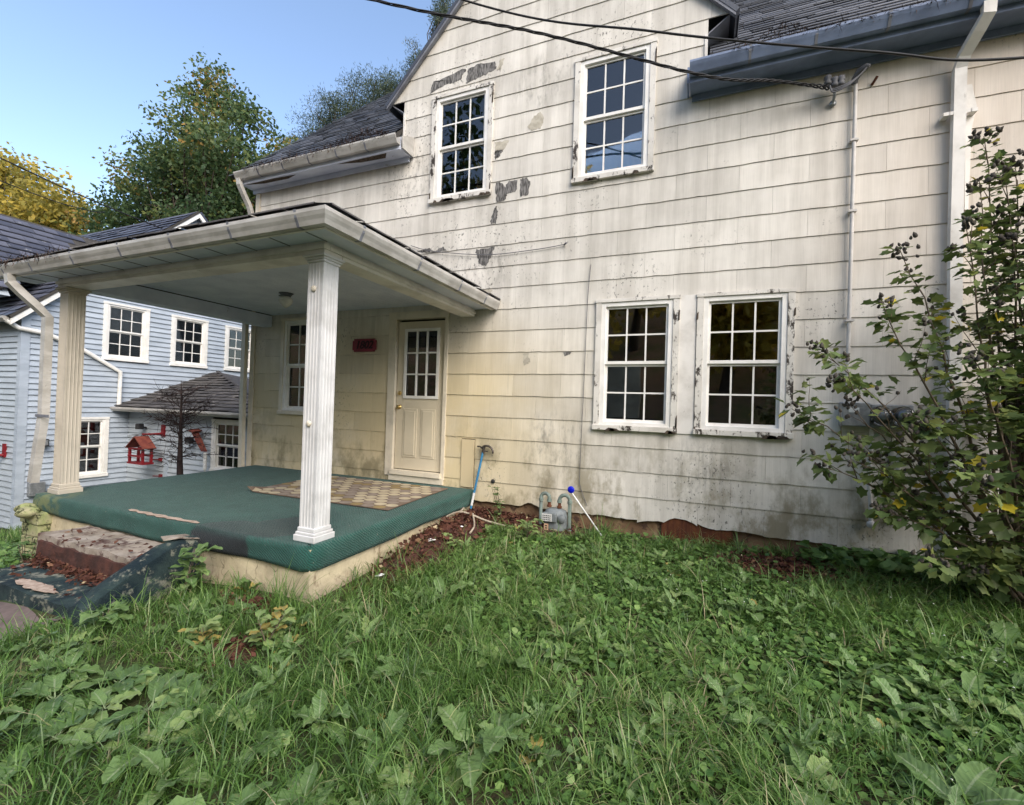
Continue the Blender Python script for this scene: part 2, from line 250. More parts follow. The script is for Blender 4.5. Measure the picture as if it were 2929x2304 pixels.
# ------------------------------------------------------------------ mesh helpers
WORLD = {}      # world location of parents
class MB:
    def __init__(s): s.v = []; s.f = []; s.mi = []; s.sm = []
    def add(s, vs, fs, mi=0, smooth=False):
        o = len(s.v); s.v += [tuple(p) for p in vs]
        for f in fs: s.f.append(tuple(i + o for i in f)); s.mi.append(mi); s.sm.append(smooth)
        return s
    def hexa(s, p, mi=0):   # 8 points: bottom ring 0-3, top ring 4-7
        return s.add(p, [(3, 2, 1, 0), (4, 5, 6, 7), (0, 1, 5, 4), (1, 2, 6, 5), (2, 3, 7, 6), (3, 0, 4, 7)], mi)
    def box(s, x0, x1, y0, y1, z0, z1, mi=0):
        return s.hexa([(x0, y0, z0), (x1, y0, z0), (x1, y1, z0), (x0, y1, z0), (x0, y0, z1), (x1, y0, z1), (x1, y1, z1), (x0, y1, z1)], mi)
    def fbox(s, fr, u0, u1, z0, z1, o0, o1, mi=0):   # box in a wall frame (u along wall, o outwards)
        P = fr.p
        return s.hexa([P(u0, z0, o1), P(u1, z0, o1), P(u1, z0, o0), P(u0, z0, o0), P(u0, z1, o1), P(u1, z1, o1), P(u1, z1, o0), P(u0, z1, o0)], mi)
    def tube(s, path, r, n=8, mi=0, cap=True, smooth=True):
        path = [Vector(p) for p in path]; rs = r if isinstance(r, (list, tuple)) else [r] * len(path); vs = []; fs = []
        ref = None
        for i, p in enumerate(path):
            t = (path[min(i + 1, len(path) - 1)] - path[max(i - 1, 0)]).normalized()
            if ref is None: ref = Vector((0, 0, 1)) if abs(t.z) < .9 else Vector((1, 0, 0))
            a = (ref - t * ref.dot(t)); a = a.normalized() if a.length > 1e-6 else t.orthogonal().normalized(); ref = a; b = t.cross(a)
            vs += [p + (a * math.cos(q) + b * math.sin(q)) * rs[i] for q in [2 * math.pi * k / n for k in range(n)]]
        for i in range(len(path) - 1):
            for k in range(n): fs.append((i * n + k, i * n + (k + 1) % n, (i + 1) * n + (k + 1) % n, (i + 1) * n + k))
        s.add(vs, fs, mi, smooth)
        if cap: s.add([vs[k] for k in range(n)], [tuple(range(n))[::-1]], mi); s.add(vs[-n:], [tuple(range(n))], mi)
        return s
    def sweep(s, prof, path, outs, mi=0, closed=True, upv=(0, 0, 1), cap=True):
        """profile points (out, up) swept along path; outs = (possibly mitred) outward vector per path point"""
        n = len(prof); vs = []; fs = []; U = Vector(upv)
        for p, o in zip(path, outs): vs += [Vector(p) + Vector(o) * a + U * b for a, b in prof]
        m = n if closed else n - 1
        for i in range(len(path) - 1):
            for k in range(m): fs.append((i * n + k, i * n + (k + 1) % n, (i + 1) * n + (k + 1) % n, (i + 1) * n + k))
        s.add(vs, fs, mi)
        if cap and closed: s.add(vs[:n], [tuple(range(n))], mi); s.add(vs[-n:], [tuple(range(n))[::-1]], mi)
        return s
    def poly(s, pts, nrm, th, mi=0):     # thin plate: polygon extruded along nrm
        n = len(pts); N = Vector(nrm) * th; a = [Vector(p) for p in pts]
        return s.add(a + [p + N for p in a], [tuple(range(n))[::-1], tuple(range(n, 2 * n))] + [(i, (i + 1) % n, n + (i + 1) % n, n + i) for i in range(n)], mi)
    def lathe(s, prof, c, axis='z', n=16, mi=0, smooth=True):   # profile (r, h)
        vs = []; fs = []
        for r, h in prof:
            for k in range(n):
                q = 2 * math.pi * k / n; a, b = r * math.cos(q), r * math.sin(q)
                vs.append((c[0] + a, c[1] + b, c[2] + h) if axis == 'z' else ((c[0] + a, c[1] + h, c[2] + b) if axis == 'y' else (c[0] + h, c[1] + a, c[2] + b)))
        for i in range(len(prof) - 1):
            for k in range(n): fs.append((i * n + k, i * n + (k + 1) % n, (i + 1) * n + (k + 1) % n, (i + 1) * n + k))
        fs += [tuple(range(n))[::-1], tuple(range((len(prof) - 1) * n, len(prof) * n))]
        return s.add(vs, fs, mi, smooth)
    def build(s, name, mats, parent=None, bevel=0., tint=None, recalc=True):
        mats = mats if isinstance(mats, (list, tuple)) else [mats]
        a = np.array(s.v, dtype=np.float64); c = np.array([(a[:, 0].min() + a[:, 0].max()) / 2, (a[:, 1].min() + a[:, 1].max()) / 2, a[:, 2].min()])
        me = bpy.data.meshes.new(name); me.from_pydata((a - c).tolist(), [], s.f)
        for m in mats: me.materials.append(MATS[m])
        if len(mats) > 1: me.polygons.foreach_set('material_index', s.mi)
        me.polygons.foreach_set('use_smooth', s.sm)
        if recalc:
            import bmesh
            bm = bmesh.new(); bm.from_mesh(me); bmesh.ops.recalc_face_normals(bm, faces=bm.faces); bm.to_mesh(me); bm.free()
        me.update()
        return link(name, me, Vector(c), parent, bevel)
def link(name, me, loc, parent=None, bevel=0.):
    o = bpy.data.objects.new(name, me); COL.objects.link(o); WORLD[o] = Vector(loc)
    if parent is not None: o.parent = parent; o.location = Vector(loc) - WORLD[parent]
    else: o.location = loc
    if bevel: b = o.modifiers.new('bevel', 'BEVEL'); b.width = bevel; b.segments = 2; b.limit_method = 'ANGLE'
    return o
def empty(name, loc): return link(name, None, Vector(loc))
def tag(o, label=None, cat=None, group=None, kind=None):
    for k, v in (('label', label), ('category', cat), ('group', group), ('kind', kind)):
        if v: o[k] = v
    return o
class FR:
    def __init__(s, o, u, n): s.o = Vector(o); s.u = Vector(u); s.n = Vector(n)
    def p(s, u, z, o=0.): return s.o + s.u * u + s.n * o + Vector((0, 0, z))
def big_mesh(name, V, F, mat, parent=None, tint=None, smooth=False):
    """numpy arrays; F is (n,3) or (n,4)"""
    V = np.asarray(V, dtype=np.float32); F = np.asarray(F, dtype=np.int32); k = F.shape[1]
    c = np.array([V[:, 0].mean(), V[:, 1].mean(), V[:, 2].min()], dtype=np.float32)
    me = bpy.data.meshes.new(name); me.vertices.add(len(V)); me.vertices.foreach_set('co', (V - c).ravel())
    me.loops.add(F.size); me.loops.foreach_set('vertex_index', F.ravel()); me.polygons.add(len(F))
    me.polygons.foreach_set('loop_start', np.arange(len(F), dtype=np.int32) * k); me.polygons.foreach_set('loop_total', np.full(len(F), k, dtype=np.int32))
    if smooth: me.polygons.foreach_set('use_smooth', np.ones(len(F), dtype=bool))
    if tint is not None:
        at = me.attributes.new('tint', 'FLOAT', 'POINT'); at.data.foreach_set('value', np.asarray(tint, dtype=np.float32))
    me.materials.append(MATS[mat]); me.update(calc_edges=True); me.validate()
    return link(name, me, Vector(c.tolist()), parent)
def text_mesh(txt, size, name, mat, loc, parent, rot=(math.pi / 2, 0, 0), extrude=.002, shear=0., bold=0.):
    cu = bpy.data.curves.new(name, 'FONT'); cu.body = txt; cu.size = size; cu.extrude = extrude; cu.align_x = 'CENTER'; cu.align_y = 'CENTER'; cu.shear = shear; cu.offset = bold
    t = bpy.data.objects.new(name, cu); COL.objects.link(t); dg = bpy.context.evaluated_depsgraph_get()
    me = bpy.data.meshes.new_from_object(t.evaluated_get(dg)); bpy.data.objects.remove(t)
    me.transform(Matrix.Rotation(rot[2], 4, 'Z') @ Matrix.Rotation(rot[0], 4, 'X')); me.materials.clear(); me.materials.append(MATS[mat])
    return link(name, me, Vector(loc), parent)

# ------------------------------------------------------------------ ground
def gz(x, y):
    x = np.asarray(x, float); y = np.asarray(y, float)
    z = -.03 + .05 * np.clip(y, -8, .5) - .05 * np.clip(-3 - x, 0, 9) - .115 * np.clip(-5 - x, 0, 7.2) + .015 * np.clip(x, 0, 6)
    z = z + .5 * np.clip(-14 - y, 0, 34) + .12 * np.clip(-14 - y, 0, 34) * np.sin(x * .11 + 1)* .5
    z = z + .014 * np.sin(x * 3.1 + y * 1.7) * np.cos(y * 2.6 - x) * (y > -9)
    return z
def gzs(x, y): return float(gz(x, y))
gx = np.concatenate([np.linspace(-320, -40, 16), np.linspace(-36, -9, 20), np.linspace(-8.6, 6, 110), np.linspace(7, 40, 22), np.linspace(50, 320, 14)])
gy = np.concatenate([np.linspace(-320, -60, 14), np.linspace(-52, -9.5, 40), np.linspace(-9, 1.2, 80), np.linspace(2, 40, 22), np.linspace(50, 320, 14)])
GX, GY = np.meshgrid(gx, gy); V = np.stack([GX, GY, gz(GX, GY)], -1).reshape(-1, 3); nx = len(gx)
F = [(j * nx + i, j * nx + i + 1, (j + 1) * nx + i + 1, (j + 1) * nx + i) for j in range(len(gy) - 1) for i in range(nx - 1)]
tag(big_mesh('ground', V, F, 'ground', smooth=True), kind='structure')
def sheet(name, x0, x1, y0, y1, nxx, nyy, dz, mat, edge=0.):
    X, Y = np.meshgrid(np.linspace(x0, x1, nxx), np.linspace(y0, y1, nyy)); J = rng.normal(0, 1, X.shape) * edge
    E = np.zeros_like(X); E[:, 0] = E[:, -1] = 1; E[0] = E[-1] = 1
    X = X + J * E; Y = Y + rng.normal(0, 1, X.shape) * edge * E
    V = np.stack([X, Y, gz(X, Y) + dz], -1).reshape(-1, 3)
    F = [(j * nxx + i, j * nxx + i + 1, (j + 1) * nxx + i + 1, (j + 1) * nxx + i) for j in range(nyy - 1) for i in range(nxx - 1)]
    return tag(big_mesh(name, V, F, mat), kind='structure')
sheet('path', -10.5, -4.12, -4.9, -3.42, 40, 14, .012, 'path', .03)
sheet('road', -120, 120, -13.6, -8.6, 60, 6, .02, 'road')

# ------------------------------------------------------------------ the house
PITCH, EXPO, Z0 = .612, .27, .13
WX0, WX1 = -6.72, 5.2
GL, GR = -3.905, -.03                      # gable bay
TIPL, TIPR, TIPZ, APX = -4.11, .18, 5.535, -1.965
GS = 1.045                                  # gable slope
EAVE = 4.80
fr = FR((0, 0, 0), (1, 0, 0), (0, -1, 0))
house = empty('house', (-1, 0, 0)); tag(house, 'weathered two-storey house with cracked off-white shingle siding and a front gable', 'house')
wins = {'A': (-3.43, -2.53, 4.03, 5.47), 'B': (-1.465, -.55, 3.99, 5.46), 'C': (-1.13, -.235, 1.125, 2.605), 'D': (-.06, .83, 1.125, 2.605), 'P': (-6.07, -5.17, 1.125, 2.61)}
door_hole = (-4.015, -3.075, .35, 2.60)
holes = list(wins.values()) + [door_hole, (-.236, -.065, 1.12, 2.602), (-2.83, -2.635, .30, .925)]
def wall_top(x):
    if x < GL or x > GR: return EAVE
    return TIPZ + GS * (min(x - TIPL, TIPR - x))
# backing wall (with window openings), room shell
def wall_grid(name, mat, parent, y0, y1):
    xs = sorted(set([WX0, WX1, GL, GR, APX] + [h[0] + .03 for h in holes] + [h[1] - .03 for h in holes])); zs0 = sorted(set([.315] + [h[2] + .03 for h in holes] + [h[3] - .03 for h in holes]))
    mb = MB()
    for a, b in zip(xs, xs[1:]):
        m = (a + b) / 2; tops = (wall_top(a + 1e-4), wall_top(b - 1e-4))
        zz = [z for z in zs0 if z < min(tops)]; zz.append(None)
        for c, d in zip(zz, zz[1:]):
            za, zb = (d, d) if d is not None else tops
            zm = (c + min(za, zb)) / 2
            if any(h[0] < m < h[1] and h[2] < zm < h[3] for h in holes[:-1]): continue
            mb.hexa([(a, y0, c), (b, y0, c), (b, y1, c), (a, y1, c), (a, y0, za), (b, y0, zb), (b, y1, zb), (a, y1, za)])
    return mb.build(name, mat, parent)
wall = wall_grid('wall', 'backing', house, .002, .14)
mb = MB(); mb.box(WX0, WX0 + .12, .142, 7, -.8, EAVE); mb.box(WX1 - .12, WX1, .142, 7, -.8, EAVE); mb.box(WX0, WX1, 7, 7.12, -.8, EAVE)
mb.build('side_wall', 'siding', house)
mb = MB(); mb.box(WX0 + .12, WX1 - .12, 3.2, 3.3, 0, 5.2); mb.box(WX0 + .12, WX1 - .12, .142, 3.2, .2, .3); mb.box(WX0 + .12, WX1 - .12, .142, 3.2, 2.75, 2.9); mb.box(-4.9, -4.8, .142, 3.2, .3, 2.75); mb.box(-2.2, -2.1, .142, 3.2, .3, 5.2)
mb.build('interior_wall', 'room', house)
for sx in (-1, 1):      # end gables of the main roof
    X = WX0 if sx < 0 else WX1 - .12
    MB().poly([(X, 0.0, EAVE), (X, 7.1, EAVE), (X, 3.45, EAVE + 3.60)], (1, 0, 0), .12).build('end_gable', 'siding', house)
# foundation
mb = MB(); N = 60
for i in range(N):
    a, b = WX0 + (WX1 - WX0) * i / N, WX0 + (WX1 - WX0) * (i + 1) / N
    mb.box(a, b, .03 + .02 * mn.noise((a * 2, 0, 0)), .30, -.9, .32)
mb.build('foundation', 'foundation', house)
mb = MB(); mb.box(-.36, .34, .005, .028, -.16, .31); mb.build('rusty_panel', 'rust', house)

def subtract(iv, hs):
    for h0, h1 in hs:
        o = []
        for a, b in iv:
            if h1 <= a or h0 >= b: o.append((a, b))
            else:
                if h0 - a > .004: o.append((a, h0))
                if b - h1 > .004: o.append((h1, b))
        iv = o
    return iv
def bite(x):          # broken lower edge of the first course
    b = .018 * max(0, mn.noise((x * 2.3, 7.7, 0))) + .012 * mn.noise((x * 9, 1.3, 0))
    b += .008 * mn.noise((x * 31, 2.2, 0)) + .02 * mn.cell((math.floor(x / .612) * 1.7 + .5, 3.5, 1.5)) * 1
    if -.36 < x < .02: b += .085 * math.sin((x + .36) / .38 * math.pi) ** .6
    if -1.98 < x < -1.72: b += .05 * math.sin((x + 1.98) / .26 * math.pi)
    if 1.9 < x < 2.2: b += .03 * abs(math.sin(x * 21))
    if -.63 < x < -.36: b += .05 * (x + .63) / .27
    return b
nrow = 29
shingles = []
for r in range(nrow):
    z0 = Z0 + EXPO * r; z1 = z0 + EXPO
    off = 0.0 if r % 2 == 0 else -.306
    k0 = math.floor((WX0 - off) / PITCH); 
    for k in range(k0, int((WX1 - off) / PITCH) + 1):
        xa, xb = off + k * PITCH + .0009, off + (k + 1) * PITCH - .0009
        xa, xb = max(xa, WX0 + .06), min(xb, WX1)
        if z0 >= EAVE - .02: xa, xb = max(xa, TIPL if z0 > TIPZ - .2 else GL), min(xb, TIPR if z0 > TIPZ - .2 else GR)
        if xb - xa < .02: continue
        brk = {xa, xb}; n = max(2, int((xb - xa) / .055))
        for i in range(1, n): brk.add(xa + (xb - xa) * i / n)
        for h in holes + [(GL, GR, 0, 0), (TIPL, TIPR, 0, 0), (APX, APX, 0, 0)]:
            for q in h[:2]:
                if xa < q < xb: brk.add(q)
        brk = sorted(brk); m = MB()
        def wav(x): return z0 + .0055 + .0055 * mn.noise((x * 7, r * 3.1, 0)) + .003 * mn.noise((x * 19, r, 4)) + (bite(x) if r == 0 else 0)
        for a, b in zip(brk, brk[1:]):
            mid = (a + b) / 2
            if b - a < 1e-4: continue
            if mid < GL or mid > GR:
                bay = TIPL < mid < TIPR
                ta = tb = EAVE - .02 if not (bay and z0 > EAVE) else None
                if ta is None:
                    ta, tb = [TIPZ + GS * min(q - TIPL, TIPR - q) - .01 for q in (a, b)]
                    lowb = TIPZ - .16
                else: lowb = -9
            else: ta, tb = [TIPZ + GS * min(q - TIPL, TIPR - q) - .01 for q in (a, b)]; lowb = -9
            ua, ub = min(z1 + .004, ta), min(z1 + .004, tb)
            la, lb = max(wav(a), lowb), max(wav(b), lowb)
            if ua - la < .004 and ub - lb < .004: continue
            hs = [(h[2], h[3]) for h in holes if h[0] - 1e-5 <= mid <= h[1] + 1e-5]
            for p, q in subtract([(min(la, lb), max(ua, ub))], hs):
                pa, pb = (la, lb) if p == min(la, lb) else (p, p); qa, qb = (ua, ub) if q == max(ua, ub) else (q, q)
                if qa < pa: qa = pa
                if qb < pb: qb = pb
                def yo(z): return -.006 - .009 * (1 - (z - z0) / EXPO)
                m.hexa([(a, yo(pa), pa), (b, yo(pb), pb), (b, .0, pb), (a, .0, pa), (a, yo(qa), qa), (b, yo(qb), qb), (b, .0, qb), (a, .0, qa)])
        if not m.v: continue
        shingles.append(((xa + xb) / 2, r, m))
def seen(s):
    x, r, m = s
    if x > 2.95 or x < -6.7: return False
    return Z0 + EXPO * r < 7.0
vis = [s for s in shingles if seen(s)]; rest = [s for s in shingles if not seen(s)]
vis.sort(key=lambda s: math.hypot(s[0], 5.2) + abs(s[1] * EXPO - 1.2) * .5)
rest += vis[300:]; vis = vis[:300]
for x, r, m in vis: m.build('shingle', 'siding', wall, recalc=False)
m = MB()
for x, r, q in rest: m.add(q.v, q.f)
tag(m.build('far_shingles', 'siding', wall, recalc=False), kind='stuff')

# peeled patches (bare core showing where the paint film tore off)
def patch(pts, mat='peel', y=-.019):
    def yy(z): return -.0075 - .009 * (1 - ((z - Z0) % EXPO) / EXPO)
    cx = sum(p[0] for p in pts) / len(pts); cz = sum(p[1] for p in pts) / len(pts); out = []
    for i, (x, z) in enumerate(pts):
        x2, z2 = pts[(i + 1) % len(pts)]
        for k in range(6):
            t = k / 6; px, pz = x + (x2 - x) * t, z + (z2 - z) * t; j = .011
            out.append((px + random.uniform(-j, j), pz + random.uniform(-j, j)))
    zl = Z0 + EXPO * math.floor((cz - Z0) / EXPO); out = [(x, min(max(z, zl + .012), zl + EXPO - .004)) for x, z in out]
    mbp = MB(); n = len(out); vs = [(x, yy(z), z) for x, z in out] + [(x, yy(z) - .0015, z) for x, z in out] + [(cx, yy(cz) - .0015, cz)]
    mbp.add(vs, [(i, (i + 1) % n, n + (i + 1) % n, n + i) for i in range(n)] + [(n + i, n + (i + 1) % n, 2 * n) for i in range(n)])
    mbp.build('peeled_patch', mat, wall)
patch([(-3.49, 5.545), (-3.44, 5.70), (-3.36, 5.69), (-3.0, 5.77), (-2.95, 5.74), (-3.02, 5.63), (-3.12, 5.60), (-3.2, 5.62)])
patch([(-2.94, 5.55), (-2.91, 5.74), (-2.76, 5.77), (-2.52, 5.74), (-2.51, 5.64), (-2.66, 5.60), (-2.8, 5.57)])
patch([(-2.49, 5.63), (-2.46, 5.74), (-2.40, 5.74), (-2.45, 5.60)], 'peel_light')
patch([(-2.47, 4.17), (-2.42, 4.19), (-2.33, 4.10), (-2.28, 4.17), (-2.17, 4.16), (-2.18, 4.03), (-2.30, 4.0), (-2.33, 3.93), (-2.44, 3.92)])
patch([(-2.13, 4.16), (-2.05, 4.18), (-1.99, 4.10), (-2.02, 3.96), (-2.13, 3.95)])
patch([(-2.47, 3.84), (-2.44, 3.88), (-2.42, 3.76), (-2.43, 3.66), (-2.52, 3.65), (-2.5, 3.76)])
patch([(-2.49, 4.69), (-2.30, 4.69), (-2.36, 4.58), (-2.49, 4.55)], 'peel_light'); patch([(-2.49, 4.58), (-2.38, 4.58), (-2.42, 4.50), (-2.49, 4.47)])
patch([(-2.05, 4.79), (-1.98, 4.91), (-1.90, 4.96), (-1.84, 4.86), (-1.88, 4.75), (-2.0, 4.74)], 'peel_light')
patch([(-2.72, 3.35), (-2.46, 3.36), (-2.50, 3.22), (-2.56, 3.13), (-2.66, 3.16)], 'peel')
patch([(-3.62, 3.42), (-3.42, 3.45), (-3.36, 3.40), (-3.44, 3.38)]); patch([(-3.40, 3.38), (-3.2, 3.44), (-3.14, 3.38), (-3.3, 3.37)])
patch([(-1.52, 2.04), (-1.45, 2.07), (-1.42, 2.0), (-1.50, 1.96)]); patch([(-2.02, 2.0), (-1.95, 2.02), (-1.93, 1.9), (-2.0, 1.86)], 'peel_light')
patch([(-2.62, 2.84), (-2.52, 2.9), (-2.46, 2.8), (-2.56, 2.72)], 'peel_light')
MB().lathe([(.001, 0), (.026, .002), (.028, .006), (.001, .008)], (-2.365, -.026, .415), 'y', 10).build('wall_vent_hole', 'ink', wall)
# small access board
mb = MB(); mb.fbox(fr, -2.82, -2.645, .31, .915, .0, .026); mb.build('access_board', 'board_cream', house)
MB().fbox(fr, -.234, -.067, 1.122, 2.60, .0, .022).build('mullion_board', 'white_trim', house)

# trims at the corners and eaves
mb = MB(); mb.box(WX0 - .03, WX0 + .058, -.03, .1, -.1, EAVE - .03); mb.build('corner_board', 'cream_trim', house)
def eave(xa, xb, gut, sof):
    m = MB(); m.box(xa, xb, -.24, .0, EAVE - .072, EAVE - .054); m.build('soffit', sof, house)
    m = MB(); m.box(xa + .02, xb - .02, -.045, -.02, EAVE - .135, EAVE - .074); m.build('frieze_board', sof, house)
    m = MB(); m.box(xa, xb, -.265, -.242, EAVE - .085, EAVE + .075); m.build('fascia', sof, house)
    g0 = EAVE - .035
    prof = [(0, .105), (0, 0), (.065, 0), (.085, .035), (.10, .06), (.112, .085), (.112, .105), (.104, .105), (.10, .085), (.09, .062), (.075, .038), (.06, .008), (.008, .008), (.008, .105)]
    n = max(3, int((xb - xa) / .5)); m = MB()
    m.sweep(prof, [(xa + (xb - xa) * i / n, -.267, g0 + .006 * mn.noise((i, xa, 0))) for i in range(n + 1)], [(0, -1, 0)] * (n + 1))
    go = m.build('gutter', gut, house)
    for i in range(1, n):
        x = xa + (xb - xa) * i / n; MB().sweep([(0.002, -.003), (.067, -.003), (.088, .034), (.103, .06), (.116, .108), (.110, .108), (.09, .05), (.06, .0)], [(x - .012, -.267, g0), (x + .012, -.267, g0)], [(0, -1, 0)] * 2).build('gutter_strap', 'gutter_dark', go)
    return go
gl = eave(-6.82, -3.76, 'gutter', 'soffit'); gr = eave(-.19, 5.2, 'eave_shade_blue', 'eave_shade_blue')
# boxed return at the inner end of the left eave, torn soffit
MB().poly([(-3.735, -.26, EAVE - .08), (-3.735, -.02, EAVE - .08), (-3.735, -.02, EAVE + .20), (-3.735, -.28, EAVE + .07)], (1, 0, 0), .02).build('eave_return', 'gutter', house)
MB().poly([(-.215, -.26, EAVE - .08), (-.215, -.02, EAVE - .08), (-.215, -.02, EAVE + .20), (-.215, -.28, EAVE + .07)], (1, 0, 0), .02).build('eave_return', 'eave_shade_blue', house)
MB().poly([(-6.8, -.235, EAVE - .074), (-6.3, -.238, EAVE - .074), (-5.7, -.2, EAVE - .074), (-5.9, -.15, EAVE - .074), (-6.4, -.16, EAVE - .074)], (0, 0, 1), -.004).build('torn_soffit', 'rot', house)
MB().poly([(-4.9, -.235, EAVE - .074), (-4.0, -.238, EAVE - .074), (-4.1, -.13, EAVE - .074), (-4.5, -.15, EAVE - .074)], (0, 0, 1), -.004).build('torn_soffit', 'rot', house)

# roofs: slates laid in courses
def slate_roof(name, o, u, v, nrm, lu, lv, cw, cv, mat, parent, inside=None, th=.012):
    o, u, v, nrm = map(Vector, (o, u, v, nrm)); V = []; F = []; T = []
    nv = int(lv / cv); 
    for j in range(nv):
        a = -random.random() * cw
        while a < lu:
            w = cw * random.uniform(.75, 1.25); b = min(a + w, lu); s = max(a, 0); a += w
            if b - s < .02: continue
            if inside and not inside((s + b) / 2, (j + .5) * cv): continue
            k = len(V); e = random.uniform(-.008, .008); t0 = th * random.uniform(1.5, 2.4); tn = random.random()
            for uu, vv, hh in ((s + .003, j * cv - .02 + e, t0), (b - .003, j * cv - .02 + e, t0), (b - .003, (j + 1) * cv, th * .6), (s + .003, (j + 1) * cv, th * .6),
                               (s + .003, j * cv - .02 + e, t0 - .011), (b - .003, j * cv - .02 + e, t0 - .011)):
                V.append(o + u * uu + v * vv + nrm * hh); T.append(tn)
            F += [(k, k + 1, k + 2, k + 3), (k + 4, k + 5, k + 1, k)]
    ob = big_mesh(name, [tuple(p) for p in V], F, mat, parent, T); ob['kind'] = 'stuff'; return ob
s2 = math.sqrt(.5)
def roof_slab(pts, nrm, th, parent, mat='backing', name='roof'): return MB().poly(pts, nrm, th).build(name, mat, parent)
ridge_y, ridge_z = 3.45, EAVE + .07 + 3.75
for (xa, xb) in ((-6.98, GL - .02), (GR + .02, 5.3)):
    rf = roof_slab([(xa, -.30, EAVE + .07), (xb, -.30, EAVE + .07), (xb, ridge_y, ridge_z), (xa, ridge_y, ridge_z)], (0, -s2, s2), -.05, house)
    slate_roof('slates', (xa, -.32, EAVE + .053), (1, 0, 0), (0, s2, s2), (0, -s2, s2), xb - xa, 5.5, .26, .155, 'slate', rf)
roof_slab([(-6.98, 7.5, EAVE + .10), (5.3, 7.5, EAVE + .10), (5.3, ridge_y + .001, ridge_z), (-6.98, ridge_y + .001, ridge_z)], (0, s2, s2), .05, house, 'slate')
# dormer roof and cheeks
for sgn, tip in ((-1, TIPL), (1, TIPR)):
    ex = tip + sgn * .05; ez = TIPZ - GS * .05
    az = TIPZ + GS * (APX - TIPL); q = math.hypot(1, GS); n = (sgn * GS / q, 0, 1 / q)
    rf = roof_slab([(ex, -.075, ez), (APX, -.075, az), (APX, 3.4, az), (ex, 3.4, ez)], n, .045, house, 'slate')
    L = math.hypot(APX - ex, az - ez)
    slate_roof('slates', (ex, -.06, ez + .02), (0, 1, 0), ((APX - ex) / L, 0, (az - ez) / L), n, 3.4, L, .26, .155, 'slate', rf, th=.02)
    MB().poly([(ex - sgn * .0, -.07, ez - .035), (ex, -.07, ez), (APX, -.07, az), (APX, -.07, az - .035 * 1.4)], (0, 1, 0), .045).build('rake_board', 'gutter_dark', house)
    cx_ = GL if sgn < 0 else GR
    MB().poly([(cx_, .0, EAVE), (cx_, .0, TIPZ + .1), (cx_, 3.4, TIPZ + .1), (cx_, 3.4, EAVE)], (-sgn, 0, 0), .06).build('dormer_cheek', 'gutter_dark', house)
    MB().poly([(tip, -.004, TIPZ - .0), (cx_, -.004, TIPZ - .15), (cx_, 3.4, TIPZ - .15), (tip, 3.4, TIPZ)], (0, 0, -1), .015).build('dormer_soffit', 'gutter_dark', house)
    MB().box(min(cx_, cx_ - sgn * .03) - .0, max(cx_, cx_ - sgn * .03), -.024, .0, EAVE + .12, TIPZ - .17).build('corner_trim', 'white_trim', house)
# pine-needle litter and weeds lying in the gutters
def litter(name, x0, x1, y, z, n, h, parent, mat='debris', hump=None):
    V = []; F = []
    for i in range(n):
        x = random.uniform(x0, x1); hh = h * (hump(x) if hump else 1); p = np.array([x, y + random.uniform(-.06, .05), z + random.uniform(-.02, hh)]); d = np.array([random.gauss(0, 1), random.gauss(0, .6), random.gauss(-.3, .6)]); d /= np.linalg.norm(d)
        L = random.uniform(.04, .10); s_ = np.cross(d, [0, 0, 1.]); s_ = s_ / (np.linalg.norm(s_) + 1e-6) * .004
        k = len(V); V += [p - s_, p + s_, p + d * L]; F.append((k, k + 1, k + 2))
    o = big_mesh(name, V, F, mat, parent); o['kind'] = 'stuff'; return o
litter('gutter_debris', -6.6, -3.9, -.33, EAVE + .065, 2600, .10, house, hump=lambda x: .3 + 1.5 * math.exp(-((x + 4.35) / .45) ** 2))
litter('gutter_debris', .2, 2.0, -.33, EAVE + .065, 700, .09, house, hump=lambda x: .2 + 1.6 * math.exp(-((x - .62) / .2) ** 2))

